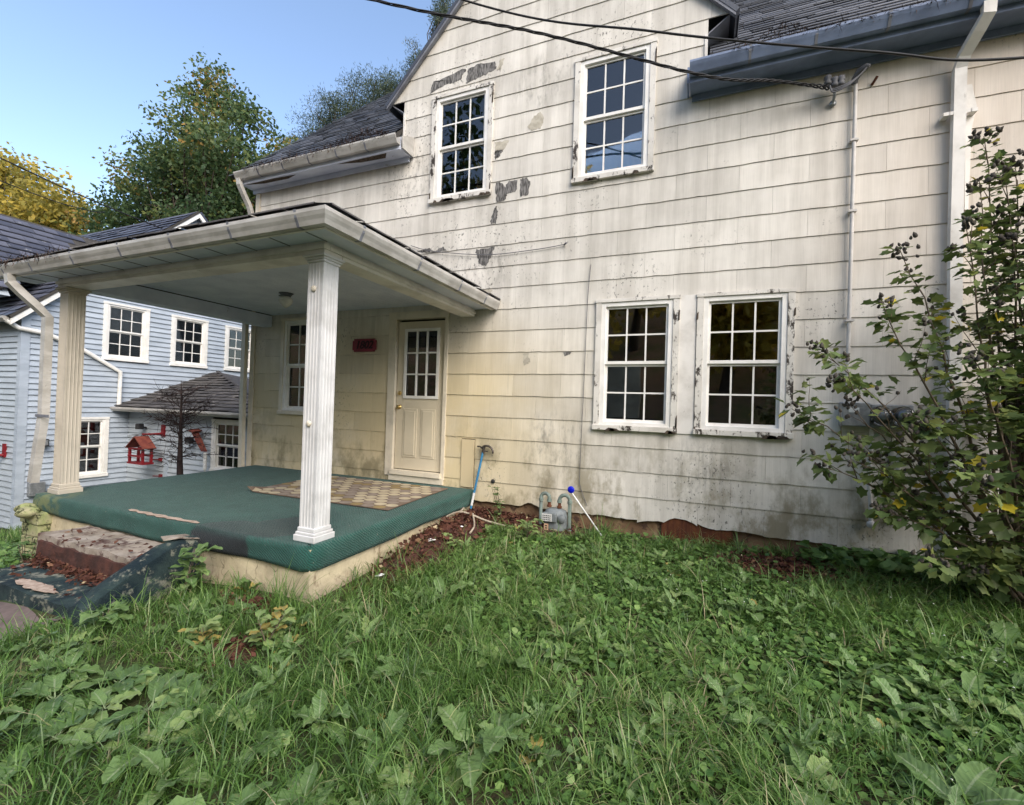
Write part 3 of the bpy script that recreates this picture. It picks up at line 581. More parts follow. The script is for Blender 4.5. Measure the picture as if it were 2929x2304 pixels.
# ---- windows
def window(fr, u0, u1, z0, z1, parent, trim='rot_trim', cas=.062, wf=.05, cols=3, style=None, glass='glass', deep=.0, rail_hi=.5, rows=2):
    m = MB(); o1 = .036; m.fbox(fr, u0, u0 + cas, z0 + cas * .9, z1 - cas * .6, -.01, o1); m.fbox(fr, u1 - cas, u1, z0 + cas * .9, z1 - cas * .6, -.01, o1); m.fbox(fr, u0 - .006, u1 + .006, z1 - cas * .6, z1, -.01, o1 + .006)
    w = m.build('window', trim, parent)
    m = MB(); m.fbox(fr, u0 - .008, u1 + .008, z0, z0 + cas * .9, -.01, o1 + .022); m.build('sill', trim, w, bevel=.004)
    a, b, c, d = u0 + cas, u1 - cas, z0 + cas * .9, z1 - cas * .6
    m = MB(); m.fbox(fr, a, a + wf, c, d, -.06, .026); m.fbox(fr, b - wf, b, c, d, -.06, .026); m.fbox(fr, a + wf, b - wf, d - wf, d, -.06, .027); m.fbox(fr, a + wf, b - wf, c, c + wf * .8, -.06, .027)
    m.build('frame', 'vinyl', w, bevel=.003)
    a += wf; b -= wf; c += wf * .8; d -= wf; mid = c + (d - c) * rail_hi
    for nm, (s0, s1), oo in (('sash', (mid - .0, d), -.008), ('sash', (c, mid - .001), -.032)):
        m = MB(); t = .024
        m.fbox(fr, a, a + t, s0, s1, oo - .02, oo + .008); m.fbox(fr, b - t, b, s0, s1, oo - .02, oo + .008)
        m.fbox(fr, a + t, b - t, s0, s0 + (.034 if s0 == mid else .03), oo - .02, oo + .01); m.fbox(fr, a + t, b - t, s1 - .024, s1, oo - .02, oo + .009)
        sa = m.build('sash', 'vinyl', w)
        p0, p1, q0, q1 = a + t, b - t, s0 + .032, s1 - .024; mw = .0085; m = MB()
        for k in range(1, cols): x = p0 + (p1 - p0) * k / cols; m.fbox(fr, x - mw, x + mw, q0, q1, oo - .012, oo + .002)
        for k in range(1, rows):
            z = q0 + (q1 - q0) * k / rows
            for c_ in range(cols):
                ua = p0 + (p1 - p0) * c_ / cols + (mw if c_ else 0); ub = p0 + (p1 - p0) * (c_ + 1) / cols - (mw if c_ < cols - 1 else 0)
                m.fbox(fr, ua, ub, z - mw, z + mw, oo - .012, oo + .0015)
        m.build('muntin', 'vinyl', w)
        for k in range(cols):
            for j in range(rows):
                xa, xb = p0 + (p1 - p0) * k / cols, p0 + (p1 - p0) * (k + 1) / cols; za, zb = q0 + (q1 - q0) * j / rows, q0 + (q1 - q0) * (j + 1) / rows
                MB().fbox(fr, xa + .0005, xb - .0005, za + .0005, zb - .0005, oo - .010, oo - .006).build('pane', glass, w)
    return w, (a, b, c, d)
def rot_bits(w, u0, u1, z0, z1, n=7):
    for i in range(n):
        side = random.choice('LRBBB'); L = random.uniform(.05, .2)
        if side == 'B': u = random.choice([u0 + random.uniform(0, .25), u1 - random.uniform(.05, .3)]); pts = [(u, z0 - .012), (u + L, z0 - .006), (u + L * .8, z0 + .02), (u + L * .3, z0 + .028)]
        else:
            u = u0 - .005 if side == 'L' else u1 - .014; zz = z0 + random.choice([0, .02, z1 - z0 - .28]); pts = [(u, zz), (u + .018, zz + .01), (u + .02, zz + L), (u + .004, zz + L * .8)]
        MB().poly([fr.p(a, b, .059 if side == 'B' else .037) for a, b in pts], (0, -1, 0), .004).build('rotten_edge', 'rot', w)
for k, (u0, u1, z0, z1) in wins.items():
    w, ins = window(fr, u0, u1, z0, z1, house, 'rot_trim' if k != 'P' else 'cream_trim')
    if k != 'P': rot_bits(w, u0, u1, z0, z1, 9 if k in 'AB' else 7)
    a, b, c, d = ins
    if k == 'A':      # venetian blind, its lower half fallen and fanned out
        m = MB(); mid = (c + d) / 2; z = d - .02
        while z > mid - .12: m.hexa([(a + .01, .072, z - .012), (b - .01, .072, z - .012), (b - .01, .075, z - .012), (a + .01, .075, z - .012), (a + .01, .082, z + .006), (b - .01, .082, z + .006), (b - .01, .085, z + .006), (a + .01, .085, z + .006)]); z -= .026
        for i in range(16):
            t = i / 15; za = mid - .14 - t * .05; zb = mid - .12 - t * .50
            m.hexa([(a + .02, .08, za), (b - .02, .08, zb), (b - .02, .10, zb), (a + .02, .10, za), (a + .02, .08, za + .008), (b - .02, .08, zb + .019), (b - .02, .10, zb + .019), (a + .02, .10, za + .008)])
        m.build('blind', 'blind', w)
    if k == 'B': MB().box(a - .03, b + .03, .066, .074, c, d).build('curtain', 'curtain_blue', w)
# door
DX0, DX1, DZ0, DZ1 = -3.885, -3.135, .455, 2.47
m = MB(); m.fbox(fr, -4.015, DX0 - .012, .36, 2.50, -.08, .03); m.fbox(fr, DX1 + .012, -3.075, .36, 2.50, -.08, .03); m.fbox(fr, -4.02, -3.07, 2.50, 2.60, -.08, .036)
door_case = m.build('door_casing', 'cream_trim', house)
m = MB(); m.fbox(fr, DX0 - .02, DX1 + .02, .385, .445, -.05, .07); m.fbox(fr, DX0 - .05, DX1 + .05, .30, .384, -.05, .045); m.build('door_sill', 'cream_trim', house)
gx0, gx1, gz0, gz1 = DX0 + .125, DX1 - .09, 1.43, 2.36
m = MB(); m.fbox(fr, DX0, gx0, DZ0, DZ1, -.055, -.012); m.fbox(fr, gx1, DX1, DZ0, DZ1, -.055, -.012); m.fbox(fr, gx0, gx1, gz1, DZ1, -.055, -.012); m.fbox(fr, gx0, gx1, DZ0, gz0, -.055, -.012)
for px in (gx0 - .0, gx0 + .285):      # raised panels
    pw = .225; m.fbox(fr, px, px + pw, .62, 1.28, -.012, -.004); m.fbox(fr, px + .03, px + pw - .03, .65, 1.25, -.004, .004)
door = m.build('door', 'door', house, bevel=.006)
m = MB(); f_ = .028
m.fbox(fr, gx0 - .01, gx0 + f_, gz0 - .01, gz1 + .01, -.012, .004); m.fbox(fr, gx1 - f_, gx1 + .01, gz0 - .01, gz1 + .01, -.012, .004); m.fbox(fr, gx0 + f_, gx1 - f_, gz1 - f_, gz1 + .01, -.012, .004); m.fbox(fr, gx0 + f_, gx1 - f_, gz0 - .01, gz0 + f_, -.012, .004)
m.build('light_frame', 'vinyl', door)
p0, p1, q0, q1 = gx0 + f_, gx1 - f_, gz0 + f_, gz1 - f_; m = MB()
for k in (1, 2): x = p0 + (p1 - p0) * k / 3; m.fbox(fr, x - .009, x + .009, q0, q1, -.03, .0)
for k in (1, 2):
    z = q0 + (q1 - q0) * k / 3
    for c_ in range(3): m.fbox(fr, p0 + (p1 - p0) * c_ / 3 + (.009 if c_ else 0), p0 + (p1 - p0) * (c_ + 1) / 3 - (.009 if c_ < 2 else 0), z - .009, z + .009, -.03, -.001)
m.build('muntin', 'vinyl', door)
for k in range(3):
    for j in range(3): MB().fbox(fr, p0 + (p1 - p0) * k / 3 + .0005, p0 + (p1 - p0) * (k + 1) / 3 - .0005, q0 + (q1 - q0) * j / 3 + .0005, q0 + (q1 - q0) * (j + 1) / 3 - .0005, -.026, -.022).build('pane', 'glass', door)
m = MB(); z = q0
while z < q1: m.hexa([(p0, .052, z), (p1, .052, z), (p1, .054, z), (p0, .054, z), (p0, .044, z + .0225), (p1, .044, z + .0225), (p1, .046, z + .0225), (p0, .046, z + .0225)]); z += .024
m.build('blind', 'blind', door)
for z, nm in ((1.49, 'deadbolt'), (1.30, 'door_knob')):
    m = MB(); m.lathe([(.001, -.045), (.022, -.042), (.027, -.03), (.02, -.018), (.012, -.012), (.012, -.004), (.03, -.002), (.03, .004), (.001, .006)] if nm == 'door_knob' else [(.001, -.02), (.02, -.018), (.028, -.008), (.03, .004), (.001, .006)], (DX0 + .055, .010, z), 'y', 14)
    m.build(nm, 'brass', door)

# ---- downspouts of the house
def spout(path, w, d, name, mat, parent, rib=True):
    """rectangular pipe along path in the X-constant/Y-Z sense"""
    m = MB(); P = [Vector(p) for p in path]; pr = []
    for i, p in enumerate(P):
        t = (P[min(i + 1, len(P) - 1)] - P[max(i - 1, 0)]).normalized(); a = Vector((1, 0, 0)); a = (a - t * a.dot(t)).normalized(); b = t.cross(a); pr.append((p, a, b))
    cs = [(-w, -d), (-w * .33, -d), (-w * .33 + .004, -d + .004), (w * .33 - .004, -d + .004), (w * .33, -d), (w, -d), (w, d), (-w, d)]; n = len(cs); vs = []; fs = []
    for p, a, b in pr: vs += [p + a * u + b * v for u, v in cs]
    for i in range(len(P) - 1):
        for k in range(n): fs.append((i * n + k, i * n + (k + 1) % n, (i + 1) * n + (k + 1) % n, (i + 1) * n + k))
    m.add(vs, fs); m.add(vs[:n], [tuple(range(n))]); m.add(vs[-n:], [tuple(range(n))])
    return m.build(name, mat, parent)
ds = spout([(2.09, -.32, 4.785), (2.09, -.315, 4.70), (2.06, -.24, 4.62), (2.02, -.12, 4.51), (2.01, -.075, 4.42), (2.01, -.065, 3.0), (2.03, -.065, 1.4), (2.05, -.065, .30), (2.06, -.10, .20), (2.08, -.20, .08), (2.085, -.24, .05)], .042, .03, 'downspout', 'white_trim', house)
m = MB(); m.box(1.94, 2.09, -.10, -.098, 4.02, 4.05); m.box(1.90, 1.945, -.10, -.02, 4.02, 4.05); m.box(2.085, 2.13, -.10, -.02, 4.02, 4.05); m.build('downspout_strap', 'white_trim', house)
MB().poly([(2.115, -.03, 4.3), (2.15, -.03, 4.1), (2.12, -.03, 3.9), (2.11, -.03, 3.2), (2.085, -.03, 3.2), (2.075, -.03, 4.3)], (0, 1, 0), .015).build('caulk_strip', 'white_trim', house)
spout([(-6.76, -.32, 4.785), (-6.76, -.31, 4.70), (-6.76, -.24, 4.58), (-6.75, -.14, 4.42), (-6.75, -.09, 4.28), (-6.75, -.08, 3.4)], .036, .03, 'downspout', 'gutter', house)
spout([(-6.80, -.09, 2.55), (-6.80, -.09, 1.2), (-6.78, -.09, .3), (-6.78, -.09, -.3)], .04, .03, 'downspout', 'cream_trim', house)

# ------------------------------------------------------------------ the porch
porch = empty('porch', (-4.6, -1.3, -.3)); tag(porch, 'roofed front porch on a cream stucco base with two fluted square posts', 'porch')
PX0, PX1, PY = -6.52, -2.66, -2.60
def fz(y): return .282 + .011 * y
m = MB(); N = 26
def wob(i, k): return .014 * mn.noise((i * .37, k * .61, 2.2))
ring = [(PX0, -.02)] + [(PX0, PY * i / 8) for i in range(1, 8)] + [(PX0 + (PX1 - PX0) * i / N, PY) for i in range(N + 1)] + [(PX1, PY * (8 - i) / 8) for i in range(1, 8)] + [(PX1, -.02)]
zs = [-.8, -.3, -.18, -.06, .04, .11, .17, .235]
vs = []; 
for j, z in enumerate(zs):
    for i, (x, y) in enumerate(ring):
        b = wob(i, j * 2); f = .035 * max(0, (0 - z)) * 1.0
        vs.append((x + (b + f if x == PX1 else (-b if x == PX0 else 0)), y - (b + f if y == PY else 0), z if j else gzs(x, y) - .3))
n = len(ring); fs = [(j * n + i, j * n + i + 1, (j + 1) * n + i + 1, (j + 1) * n + i) for j in range(len(zs) - 1) for i in range(n - 1)] + [tuple((len(zs) - 1) * n + i for i in range(n))]
m.add(vs, fs); m.build('porch_base', 'stucco', porch)
# mossy corner pier
m = MB()
for k in range(5):
    z = -.55 + k * .13; m.box(-6.60 - .02 * random.random(), -6.26 + .02 * random.random(), -2.70 - .02 * random.random(), -2.40, z, z + .128)
m.build('corner_pier', 'moss', porch, bevel=.015)
for (x, y, z, r) in ((-6.52, -2.70, .12, .09), (-6.38, -2.74, .10, .10), (-6.60, -2.60, .10, .08)):
    vs = []; 
    mb = MB(); mb.lathe([(r * math.sin(a) * 1., -r * .6 * math.cos(a)) for a in np.linspace(.05, 3.09, 8)], (x, y, z), 'z', 12); mb.v = [tuple(np.array(p) * 1 + .014 * np.array(mn.noise_vector(Vector(p) * 13))) for p in mb.v]; mb.build('moss_cushion', 'moss', porch)

def post(cx, cy, mat):
    p = MB(); h = .078; zb, zt = fz(cy) + .10, 2.43
    segs = []      # fluted outline
    def side(a, b):
        a, b = Vector(a), Vector(b); t = (b - a).normalized(); nrm = Vector((t.y, -t.x)); out = [a]; L = (b - a).length
        for k in range(4):
            c = L * (.2 + .2 * k); out += [a + t * (c - .014), a + t * (c - .008) - nrm * .0028, a + t * (c + .008) - nrm * .0028, a + t * (c + .014)]
        return out
    c4 = [(-h, -h), (h, -h), (h, h), (-h, h)]
    for i in range(4): segs += side(c4[i], c4[(i + 1) % 4])
    n = len(segs); vs = [(cx + q.x, cy + q.y, z) for z in (zb, zt) for q in segs]
    p.add(vs, [(i, (i + 1) % n, n + (i + 1) % n, n + i) for i in range(n)] + [tuple(range(n)), tuple(range(n, 2 * n))])
    po = p.build('post', mat, porch)
    q = MB(); z = fz(cy) + .006; 
    for w, z0_, z1_ in ((.108, z, z + .05), (.098, z + .05, z + .072), (.088, z + .072, z + .105)): q.box(cx - w, cx + w, cy - w, cy + w, z0_, z1_)
    q.build('post_base', mat, po, bevel=.006)
    q = MB()
    for w, z0_, z1_ in ((.088, 2.425, 2.445), (.098, 2.445, 2.462), (.112, 2.462, 2.482)): q.box(cx - w, cx + w, cy - w, cy + w, z0_, z1_)
    q.build('post_capital', mat, po, bevel=.005)
    return po
MATS['post_white'] = m_paint('post_white', (.64, .63, .625), wood=(.20, .20, .20), amt=.67, dirt=(.30, .29, .27)); MATS['post_cream'] = m_paint('post_cream', (.50, .45, .375), wood=(.16, .13, .10), amt=.68)
p1_ = post(-2.785, -2.445, 'post_white'); p2_ = post(-6.375, -2.445, 'post_cream')
for z in (2.22, 1.17): MB().lathe([(.001, -.012), (.018, -.011), (.024, -.004), (.024, .004), (.001, .005)], (-2.80, -2.526, z), 'y', 12).build('hook_plate', 'cream_trim', p1_)
# beams
BZ0, BZ1 = 2.485, 2.66
m = MB(); m.box(-6.47, -2.69, -2.54, -2.35, BZ0, BZ1); m.build('beam', 'white_trim', porch, bevel=.004)
m = MB(); m.box(-2.88, -2.69, -2.345, -.03, BZ0, BZ1); m.build('beam', 'white_trim', porch, bevel=.004)
m = MB(); m.box(-6.47, -6.28, -2.345, -.03, BZ0, BZ1); m.build('beam', 'soffit', porch, bevel=.004)
m = MB(); m.box(-6.485, -2.675, -2.556, -2.541, BZ0 + .03, BZ0 + .062); m.box(-2.689, -2.674, -2.54, -.03, BZ0 + .03, BZ0 + .062); m.build('beam_moulding', 'white_trim', porch)
# grooved ceiling
m = MB(); x = -6.28; k = 0
while x < -2.88:
    x2 = min(x + .083, -2.88); m.box(x + .003, x2 - .003, -2.35, -.02, 2.672, 2.69); x = x2
tag(m.build('ceiling_boards', 'soffit', porch), kind='stuff'); MB().box(-6.30, -2.86, -2.37, -.02, 2.691, 2.71).build('ceiling', 'soffit', porch)
# soffit, fascia and gutter follow the eaves round the corner
GX, GYY = -2.345, -2.885
path = [(-7.05, GYY), (GX, GYY), (GX, -.02)]
def ring3(off): return [(-7.05, GYY + off, 0), (GX - off, GYY + off, 0), (GX - off, -.025, 0)]
outs = [(0, -1, 0), (1, -1, 0), (1, 0, 0)]
m = MB(); m.sweep([(.0, 2.575), (.0, 2.60), (-.30, 2.60), (-.30, 2.575)], ring3(.09), outs); m.build('soffit', 'soffit', porch)
for i in range(12):
    m = MB(); x = -6.75 + i * .37; m.box(x - .004, x + .004, GYY + .09, GYY + .36, 2.570, 2.5745) if x < GX - .2 else m.box(GX - .3, GX - .09, -2.4 + (i % 3) * .8, -2.392 + (i % 3) * .8, 2.570, 2.5745); m.build('soffit_seam', 'gutter_dark', porch)
m = MB(); m.sweep([(.0, 2.55), (.0, 2.69), (-.022, 2.69), (-.022, 2.55)], ring3(.088), outs); m.build('fascia', 'white_trim', porch)
prof = [(0, .105), (0, 0), (.05, 0), (.062, .03), (.076, .055), (.086, .08), (.086, .105), (.078, .105), (.075, .085), (.066, .06), (.054, .036), (.045, .008), (.008, .008), (.008, .105)]
m = MB(); m.sweep(prof, [(a, b, 2.555) for a, b, _ in ring3(.086)], outs); pg = m.build('gutter', 'gutter', porch)
sp_prof = [(.001, -.003), (.052, -.003), (.065, .029), (.079, .055), (.090, .108), (.084, .108), (.07, .06), (.045, .001)]
for x in (-6.75, -6.2, -5.45, -4.7, -4.0, -3.3, -2.62): MB().sweep(sp_prof, [(x - .012, GYY + .086, 2.555), (x + .012, GYY + .086, 2.555)], [(0, -1, 0)] * 2).build('gutter_strap', 'gutter_dark', pg)
for y in (-2.5, -1.75, -1.0, -.4): MB().sweep(sp_prof, [(GX - .086, y - .012, 2.555), (GX - .086, y + .012, 2.555)], [(1, 0, 0)] * 2).build('gutter_strap', 'gutter_dark', pg)
# hip roof of the porch
rz = 2.672; top = 3.18
A, B, C_, D_ = Vector((-7.05, GYY + .05, rz)), Vector((GX - .05, GYY + .05, rz)), Vector((GX - .05, -.03, rz)), Vector((-7.05, -.03, rz)); E_, F_ = Vector((-5.4, -.03, top)), Vector((-4.0, -.03, top))
m = MB(); m.add([A, B, C_, D_, E_, F_], [(0, 1, 5, 4), (1, 2, 5), (3, 0, 4), (2, 3, 4, 5)]); prf = m.build('roof', 'asphalt_shingle', porch)
sl_ = math.hypot(top - rz, 2.83)
n1 = (B - A).cross(E_ - A).normalized(); v1 = Vector((0, 2.855, top - rz)).normalized()
slate_roof('roof_shingles', A + Vector((0, -.03, -.004)), (1, 0, 0), v1, n1, 4.66, 2.85, .3, .14, 'asphalt_shingle', prf, lambda u, v: u > v * .58 and 4.66 - u > v * .6, .014)
v2 = (F_ - Vector((GX - .05, -.03, rz))).normalized(); n2 = (C_ - B).cross(F_ - B).normalized()
slate_roof('roof_shingles', B + Vector((.03, 0, -.006)), (0, 1, 0), Vector((-(GX - .05 + 4.0), 0, top - rz)).normalized(), n2, 2.83, 1.6, .3, .14, 'asphalt_shingle', prf, lambda u, v: u > v * 1.65, .016)
litter('roof_debris', -6.9, -5.6, GYY + .03, 2.66, 500, .05, porch)
# porch downspout
spout([(-6.66, GYY + .04, 2.56), (-6.66, GYY + .045, 2.48), (-6.62, GYY + .12, 2.38), (-6.54, -2.66, 2.24), (-6.50, -2.60, 2.15), (-6.50, -2.60, 1.1), (-6.54, -2.62, .7), (-6.58, -2.63, .38)], .042, .034, 'downspout', 'gutter', porch)
m = MB(); m.box(-6.56, -6.29, -2.645, -2.641, 1.08, 1.11); m.build('downspout_strap', 'gutter_dark', porch)

# carpet over the porch floor
m = MB(); cx0, cx1, cy = PX0 - .02, PX1 + .015, PY - .015
nose = [(-.06, .0), (-.015, .001), (.008, -.004), (.020, -.018), (.026, -.05), (.024, -.10), (.026, -.15), (.020, -.185), (.0, -.187)]
NX, NY = 56, 34
pts = [(cx0 + (cx1 - cx0) * i / NX, cy) for i in range(NX)]; outv = [(0, -1)] * NX
for a in range(5): q = math.pi / 2 * a / 4; pts.append((cx1, cy)); outv.append((math.sin(q), -math.cos(q)))
pts += [(cx1, cy + (-.02 - cy) * i / NY) for i in range(1, NY + 1)]; outv += [(1, 0)] * NY
vs = []; nn = len(nose)
for i, ((x, y), (ox, oy)) in enumerate(zip(pts, outv)):
    for k, (a, b) in enumerate(nose):
        d = (.016 * mn.noise((x * 2.2, y * 2.2, k * .5)) + .007 * mn.noise((x * 9, y * 9, k * .8))) * (k > 2); bz = b * (1 + .10 * mn.noise((x * 1.7, y * 1.7, 9)))
        if -5.45 < x < -4.0 and y == cy and k > 4: bz *= 1.06
        rr = .09 if abs(x - cx1) < 1e-6 and abs(y - cy) < 1e-6 else 0
        vs.append((x + ox * (a + d) - (rr * .3 if rr else 0), y + oy * (a + d) + (rr * .3 if rr else 0), fz(y) + bz + .008))
fs = [(i * nn + k, (i + 1) * nn + k, (i + 1) * nn + k + 1, i * nn + k + 1) for i in range(len(pts) - 1) for k in range(nn - 1)]
m.add(vs, fs, 0, True)
GXs = np.linspace(cx0, cx1 - .05, 50); GYs = np.linspace(cy + .05, -.02, 34); vs = [(x, y, fz(y) + .0085 + .004 * mn.noise((x * 1.3, y * 1.3, 3))) for y in GYs for x in GXs]
m.add(vs, [(j * 50 + i, j * 50 + i + 1, (j + 1) * 50 + i + 1, (j + 1) * 50 + i) for j in range(33) for i in range(49)], 0, True)
carpet = m.build('carpet', 'carpet'); tag(carpet, 'worn green outdoor carpet wrapped over the porch floor and its edge', 'carpet')
m = MB(); pts_ = []
for i in range(15): t = i / 14; pts_.append((-4.95 + 1.0 * t, -2.565 + .012 * math.sin(i * 2.1), fz(-2.56) + .0145))
for i in range(15): t = 1 - i / 14; pts_.append((-4.95 + 1.0 * t, -2.598 - .022 * math.sin(math.pi * t) + .01 * math.sin(i * 3.3), fz(-2.6) + .0145))
m.poly(pts_, (0, 0, 1), .002); m.build('worn_strip', 'backing_pink', carpet)
# rug
rug_c = [(-4.80, -1.49), (-2.84, -1.46), (-2.90, -.20), (-4.88, -.24)]
def rp(u, v, h): 
    a = Vector(rug_c[0]).lerp(Vector(rug_c[1]), u); b = Vector(rug_c[3]).lerp(Vector(rug_c[2]), u); p = a.lerp(b, v); curl = .05 * max(0, (.06 - u) / .06) ** 2 * max(0, (.2 - v) / .2)
    return (p.x, p.y, fz(p.y) + .016 + h + curl)
m = MB(); n = 24; vs = [rp(i / n, j / n, 0) for j in range(n + 1) for i in range(n + 1)] + [rp(i / n, j / n, .007) for j in range(n + 1) for i in range(n + 1)]; o_ = (n + 1) ** 2
fs = [(o_ + j * (n + 1) + i, o_ + j * (n + 1) + i + 1, o_ + (j + 1) * (n + 1) + i + 1, o_ + (j + 1) * (n + 1) + i) for j in range(n) for i in range(n)]
for i in range(n): fs += [(i, i + 1, o_ + i + 1, o_ + i), (n * (n + 1) + i, n * (n + 1) + i + 1, o_ + n * (n + 1) + i + 1, o_ + n * (n + 1) + i), (i * (n + 1), (i + 1) * (n + 1), o_ + (i + 1) * (n + 1), o_ + i * (n + 1)), (i * (n + 1) + n, (i + 1) * (n + 1) + n, o_ + (i + 1) * (n + 1) + n, o_ + i * (n + 1) + n)]
m.add(vs, fs); rug = m.build('door_rug', 'rug_base'); tag(rug, 'taupe rug with cream and mustard oval pattern lying before the door', 'rug')
m = MB(); nc, nr = 13, 11
for j in range(nr):
    for i in range(nc):
        cu, cv = (i + .5 + (.5 if j % 2 else 0)) / (nc + .5), (j + .5) / nr
        if cu > .985: continue
        mi = random.choices((0, 1, 2), (5, 1.2, 3))[0]; e = [(cu + .036 * math.cos(q), cv + .047 * math.sin(q)) for q in [2 * math.pi * k / 12 for k in range(12)]]
        m.add([rp(min(max(u, 0), 1), min(max(v, 0), 1), .0085) for u, v in e], [tuple(range(12))], mi)
m.build('oval_pattern', ['rug_cream', 'rug_gold', 'rug_grey'], rug)
# ceiling lamp
lamp = empty('ceiling_lamp', (-4.80, -1.06, 2.67)); tag(lamp, 'small teardrop glass lamp under the porch ceiling', 'lamp')
MB().lathe([(.001, 0), (.085, 0), (.07, -.015), (.05, -.045), (.001, -.05)], (-4.80, -1.06, 2.672), 'z', 20).build('lamp_base', 'lamp_metal', lamp)
m = MB(); m.tube([(-4.92, -1.06, 2.652), (-4.68, -1.06, 2.652)], .008, 6); m.build('lamp_arm', 'lamp_metal', lamp)
MB().lathe([(.055, 0), (.075, -.02), (.08, -.05), (.068, -.085), (.045, -.11), (.02, -.13), (.001, -.14)], (-4.80, -1.06, 2.628), 'z', 20).build('lamp_globe', 'lamp_glass', lamp)
# house number
plq = MB(); c = .025; x0, x1, z0, z1 = -4.645, -4.23, 2.065, 2.25
plq.poly([(x0 + c, -.02, z0), (x1 - c, -.02, z0), (x1 - c, -.02, z0 + c), (x1, -.02, z0 + c), (x1, -.02, z1 - c), (x1 - c, -.02, z1 - c), (x1 - c, -.02, z1), (x0 + c, -.02, z1), (x0 + c, -.02, z1 - c), (x0, -.02, z1 - c), (x0, -.02, z0 + c), (x0 + c, -.02, z0 + c)], (0, -1, 0), .02)
pl = plq.build('number_plaque', 'plaque', bevel=.003); tag(pl, 'dark red house number plaque reading 1802 beside the door', 'sign')
text_mesh('1802', .155, 'numerals', 'plaque_ink', (-4.437, -.043, 2.157), pl, shear=.25, bold=.004)

# ------------------------------------------------------------------ steps
steps = empty('porch_steps', (-4.8, -3.0, -.35)); tag(steps, 'crumbling concrete porch steps with a carpeted lower tread and side curb', 'steps')
def rough_block(x0, x1, y0, y1, z0, z1, amp, nx=22, ny=8, nz=5, sx=0.):
    m = MB(); 
    def d(p): v = mn.noise_vector(Vector(p) * 5); v2 = mn.noise_vector(Vector(p) * 17); return tuple(np.array(p) + amp * np.array(v) + amp * .35 * np.array(v2))
    X = np.linspace(x0, x1, nx); Y = np.linspace(y0, y1, ny); Z = np.linspace(z0, z1, nz)
    def grid(P): 
        r, c = len(P), len(P[0]); m.add([d(p) for row in P for p in row], [(j * c + i, j * c + i + 1, (j + 1) * c + i + 1, (j + 1) * c + i) for j in range(r - 1) for i in range(c - 1)], 0, False)
    grid([[(x, y, z1) for x in X] for y in Y]); grid([[(x, y0, z) for x in X] for z in Z]); grid([[(x0, y, z) for y in Y] for z in Z]); grid([[(x1, y, z) for y in Y] for z in Z]); return m
us = rough_block(-5.55, -4.03, -2.98, -2.62, -.5, .05, .016).build('upper_step', 'concrete', steps)
us2 = rough_block(-5.5, -4.05, -3.0, -2.97, -.3, .0, .02, 26, 3, 7).build('riser', 'soil', us)
lo = rough_block(-5.5, -4.03, -3.38, -2.985, -.55, -.175, .010).build('lower_step', 'curb_carpet', steps)
m = MB(); m.poly([(-4.75 + .28 * math.cos(q) * (1 + .25 * mn.noise((q * 3, 1, 0))), -3.30 + .05 * math.sin(q) * (1 + .5 * mn.noise((q * 4, 5, 0))), -.162) for q in np.linspace(0, 6.1, 40)], (0, 0, 1), .003); m.build('worn_strip', 'backing_pink', lo)
P = np.stack([rng.uniform(-5.5, -4.05, 900), np.where(rng.uniform(0, 1, 900) < .9, -2.99 - np.abs(rng.normal(0, .05, 900)), rng.uniform(-3.3, -2.7, 900)), np.zeros(900)], -1); P[:, 2] = np.where(P[:, 1] < -2.985, -.165, .06) + rng.uniform(0, .05, 900) * (P[:, 1] > -3.05) * (P[:, 1] < -2.985)
STEPP = P.copy()
# sloping side curb, carpeted
prof = [(-2.63, .165), (-2.76, .175), (-2.88, .165), (-3.0, .11), (-3.2, .015), (-3.36, -.075), (-3.42, -.12), (-3.43, -.2)]
m = MB(); xs = (-4.03, -4.0, -3.93, -3.87, -3.845, -3.84)
rows = []
for x, dz in zip(xs, (-.5, -.015, .012, .008, -.03, -.6)):
    rows.append([(x + .012 * mn.noise((y * 4, x, 0)), y, (z + dz + .014 * mn.noise((y * 5, x * 9, 3))) if dz > -.2 else min(z, -.05) - .35) for y, z in prof])
c = len(prof); m.add([p for r_ in rows for p in r_], [(j * c + i, j * c + i + 1, (j + 1) * c + i + 1, (j + 1) * c + i) for j in range(len(rows) - 1) for i in range(c - 1)], 0, False)
m.add([rows[j][c - 1] for j in range(6)] + [(rows[j][c - 1][0], -3.432, -.6) for j in range(6)], [(i, i + 1, 7 + i, 6 + i) for i in range(5)])
m.build('side_curb', 'curb_carpet', steps)
MB().poly([(-4.03, -2.635, .17), (-3.84, -2.635, .16), (-3.85, -2.80, .205), (-3.93, -2.87, .19), (-4.02, -2.84, .20)], (0, 0, 1), .008).build('curb_cap', 'concrete', steps)

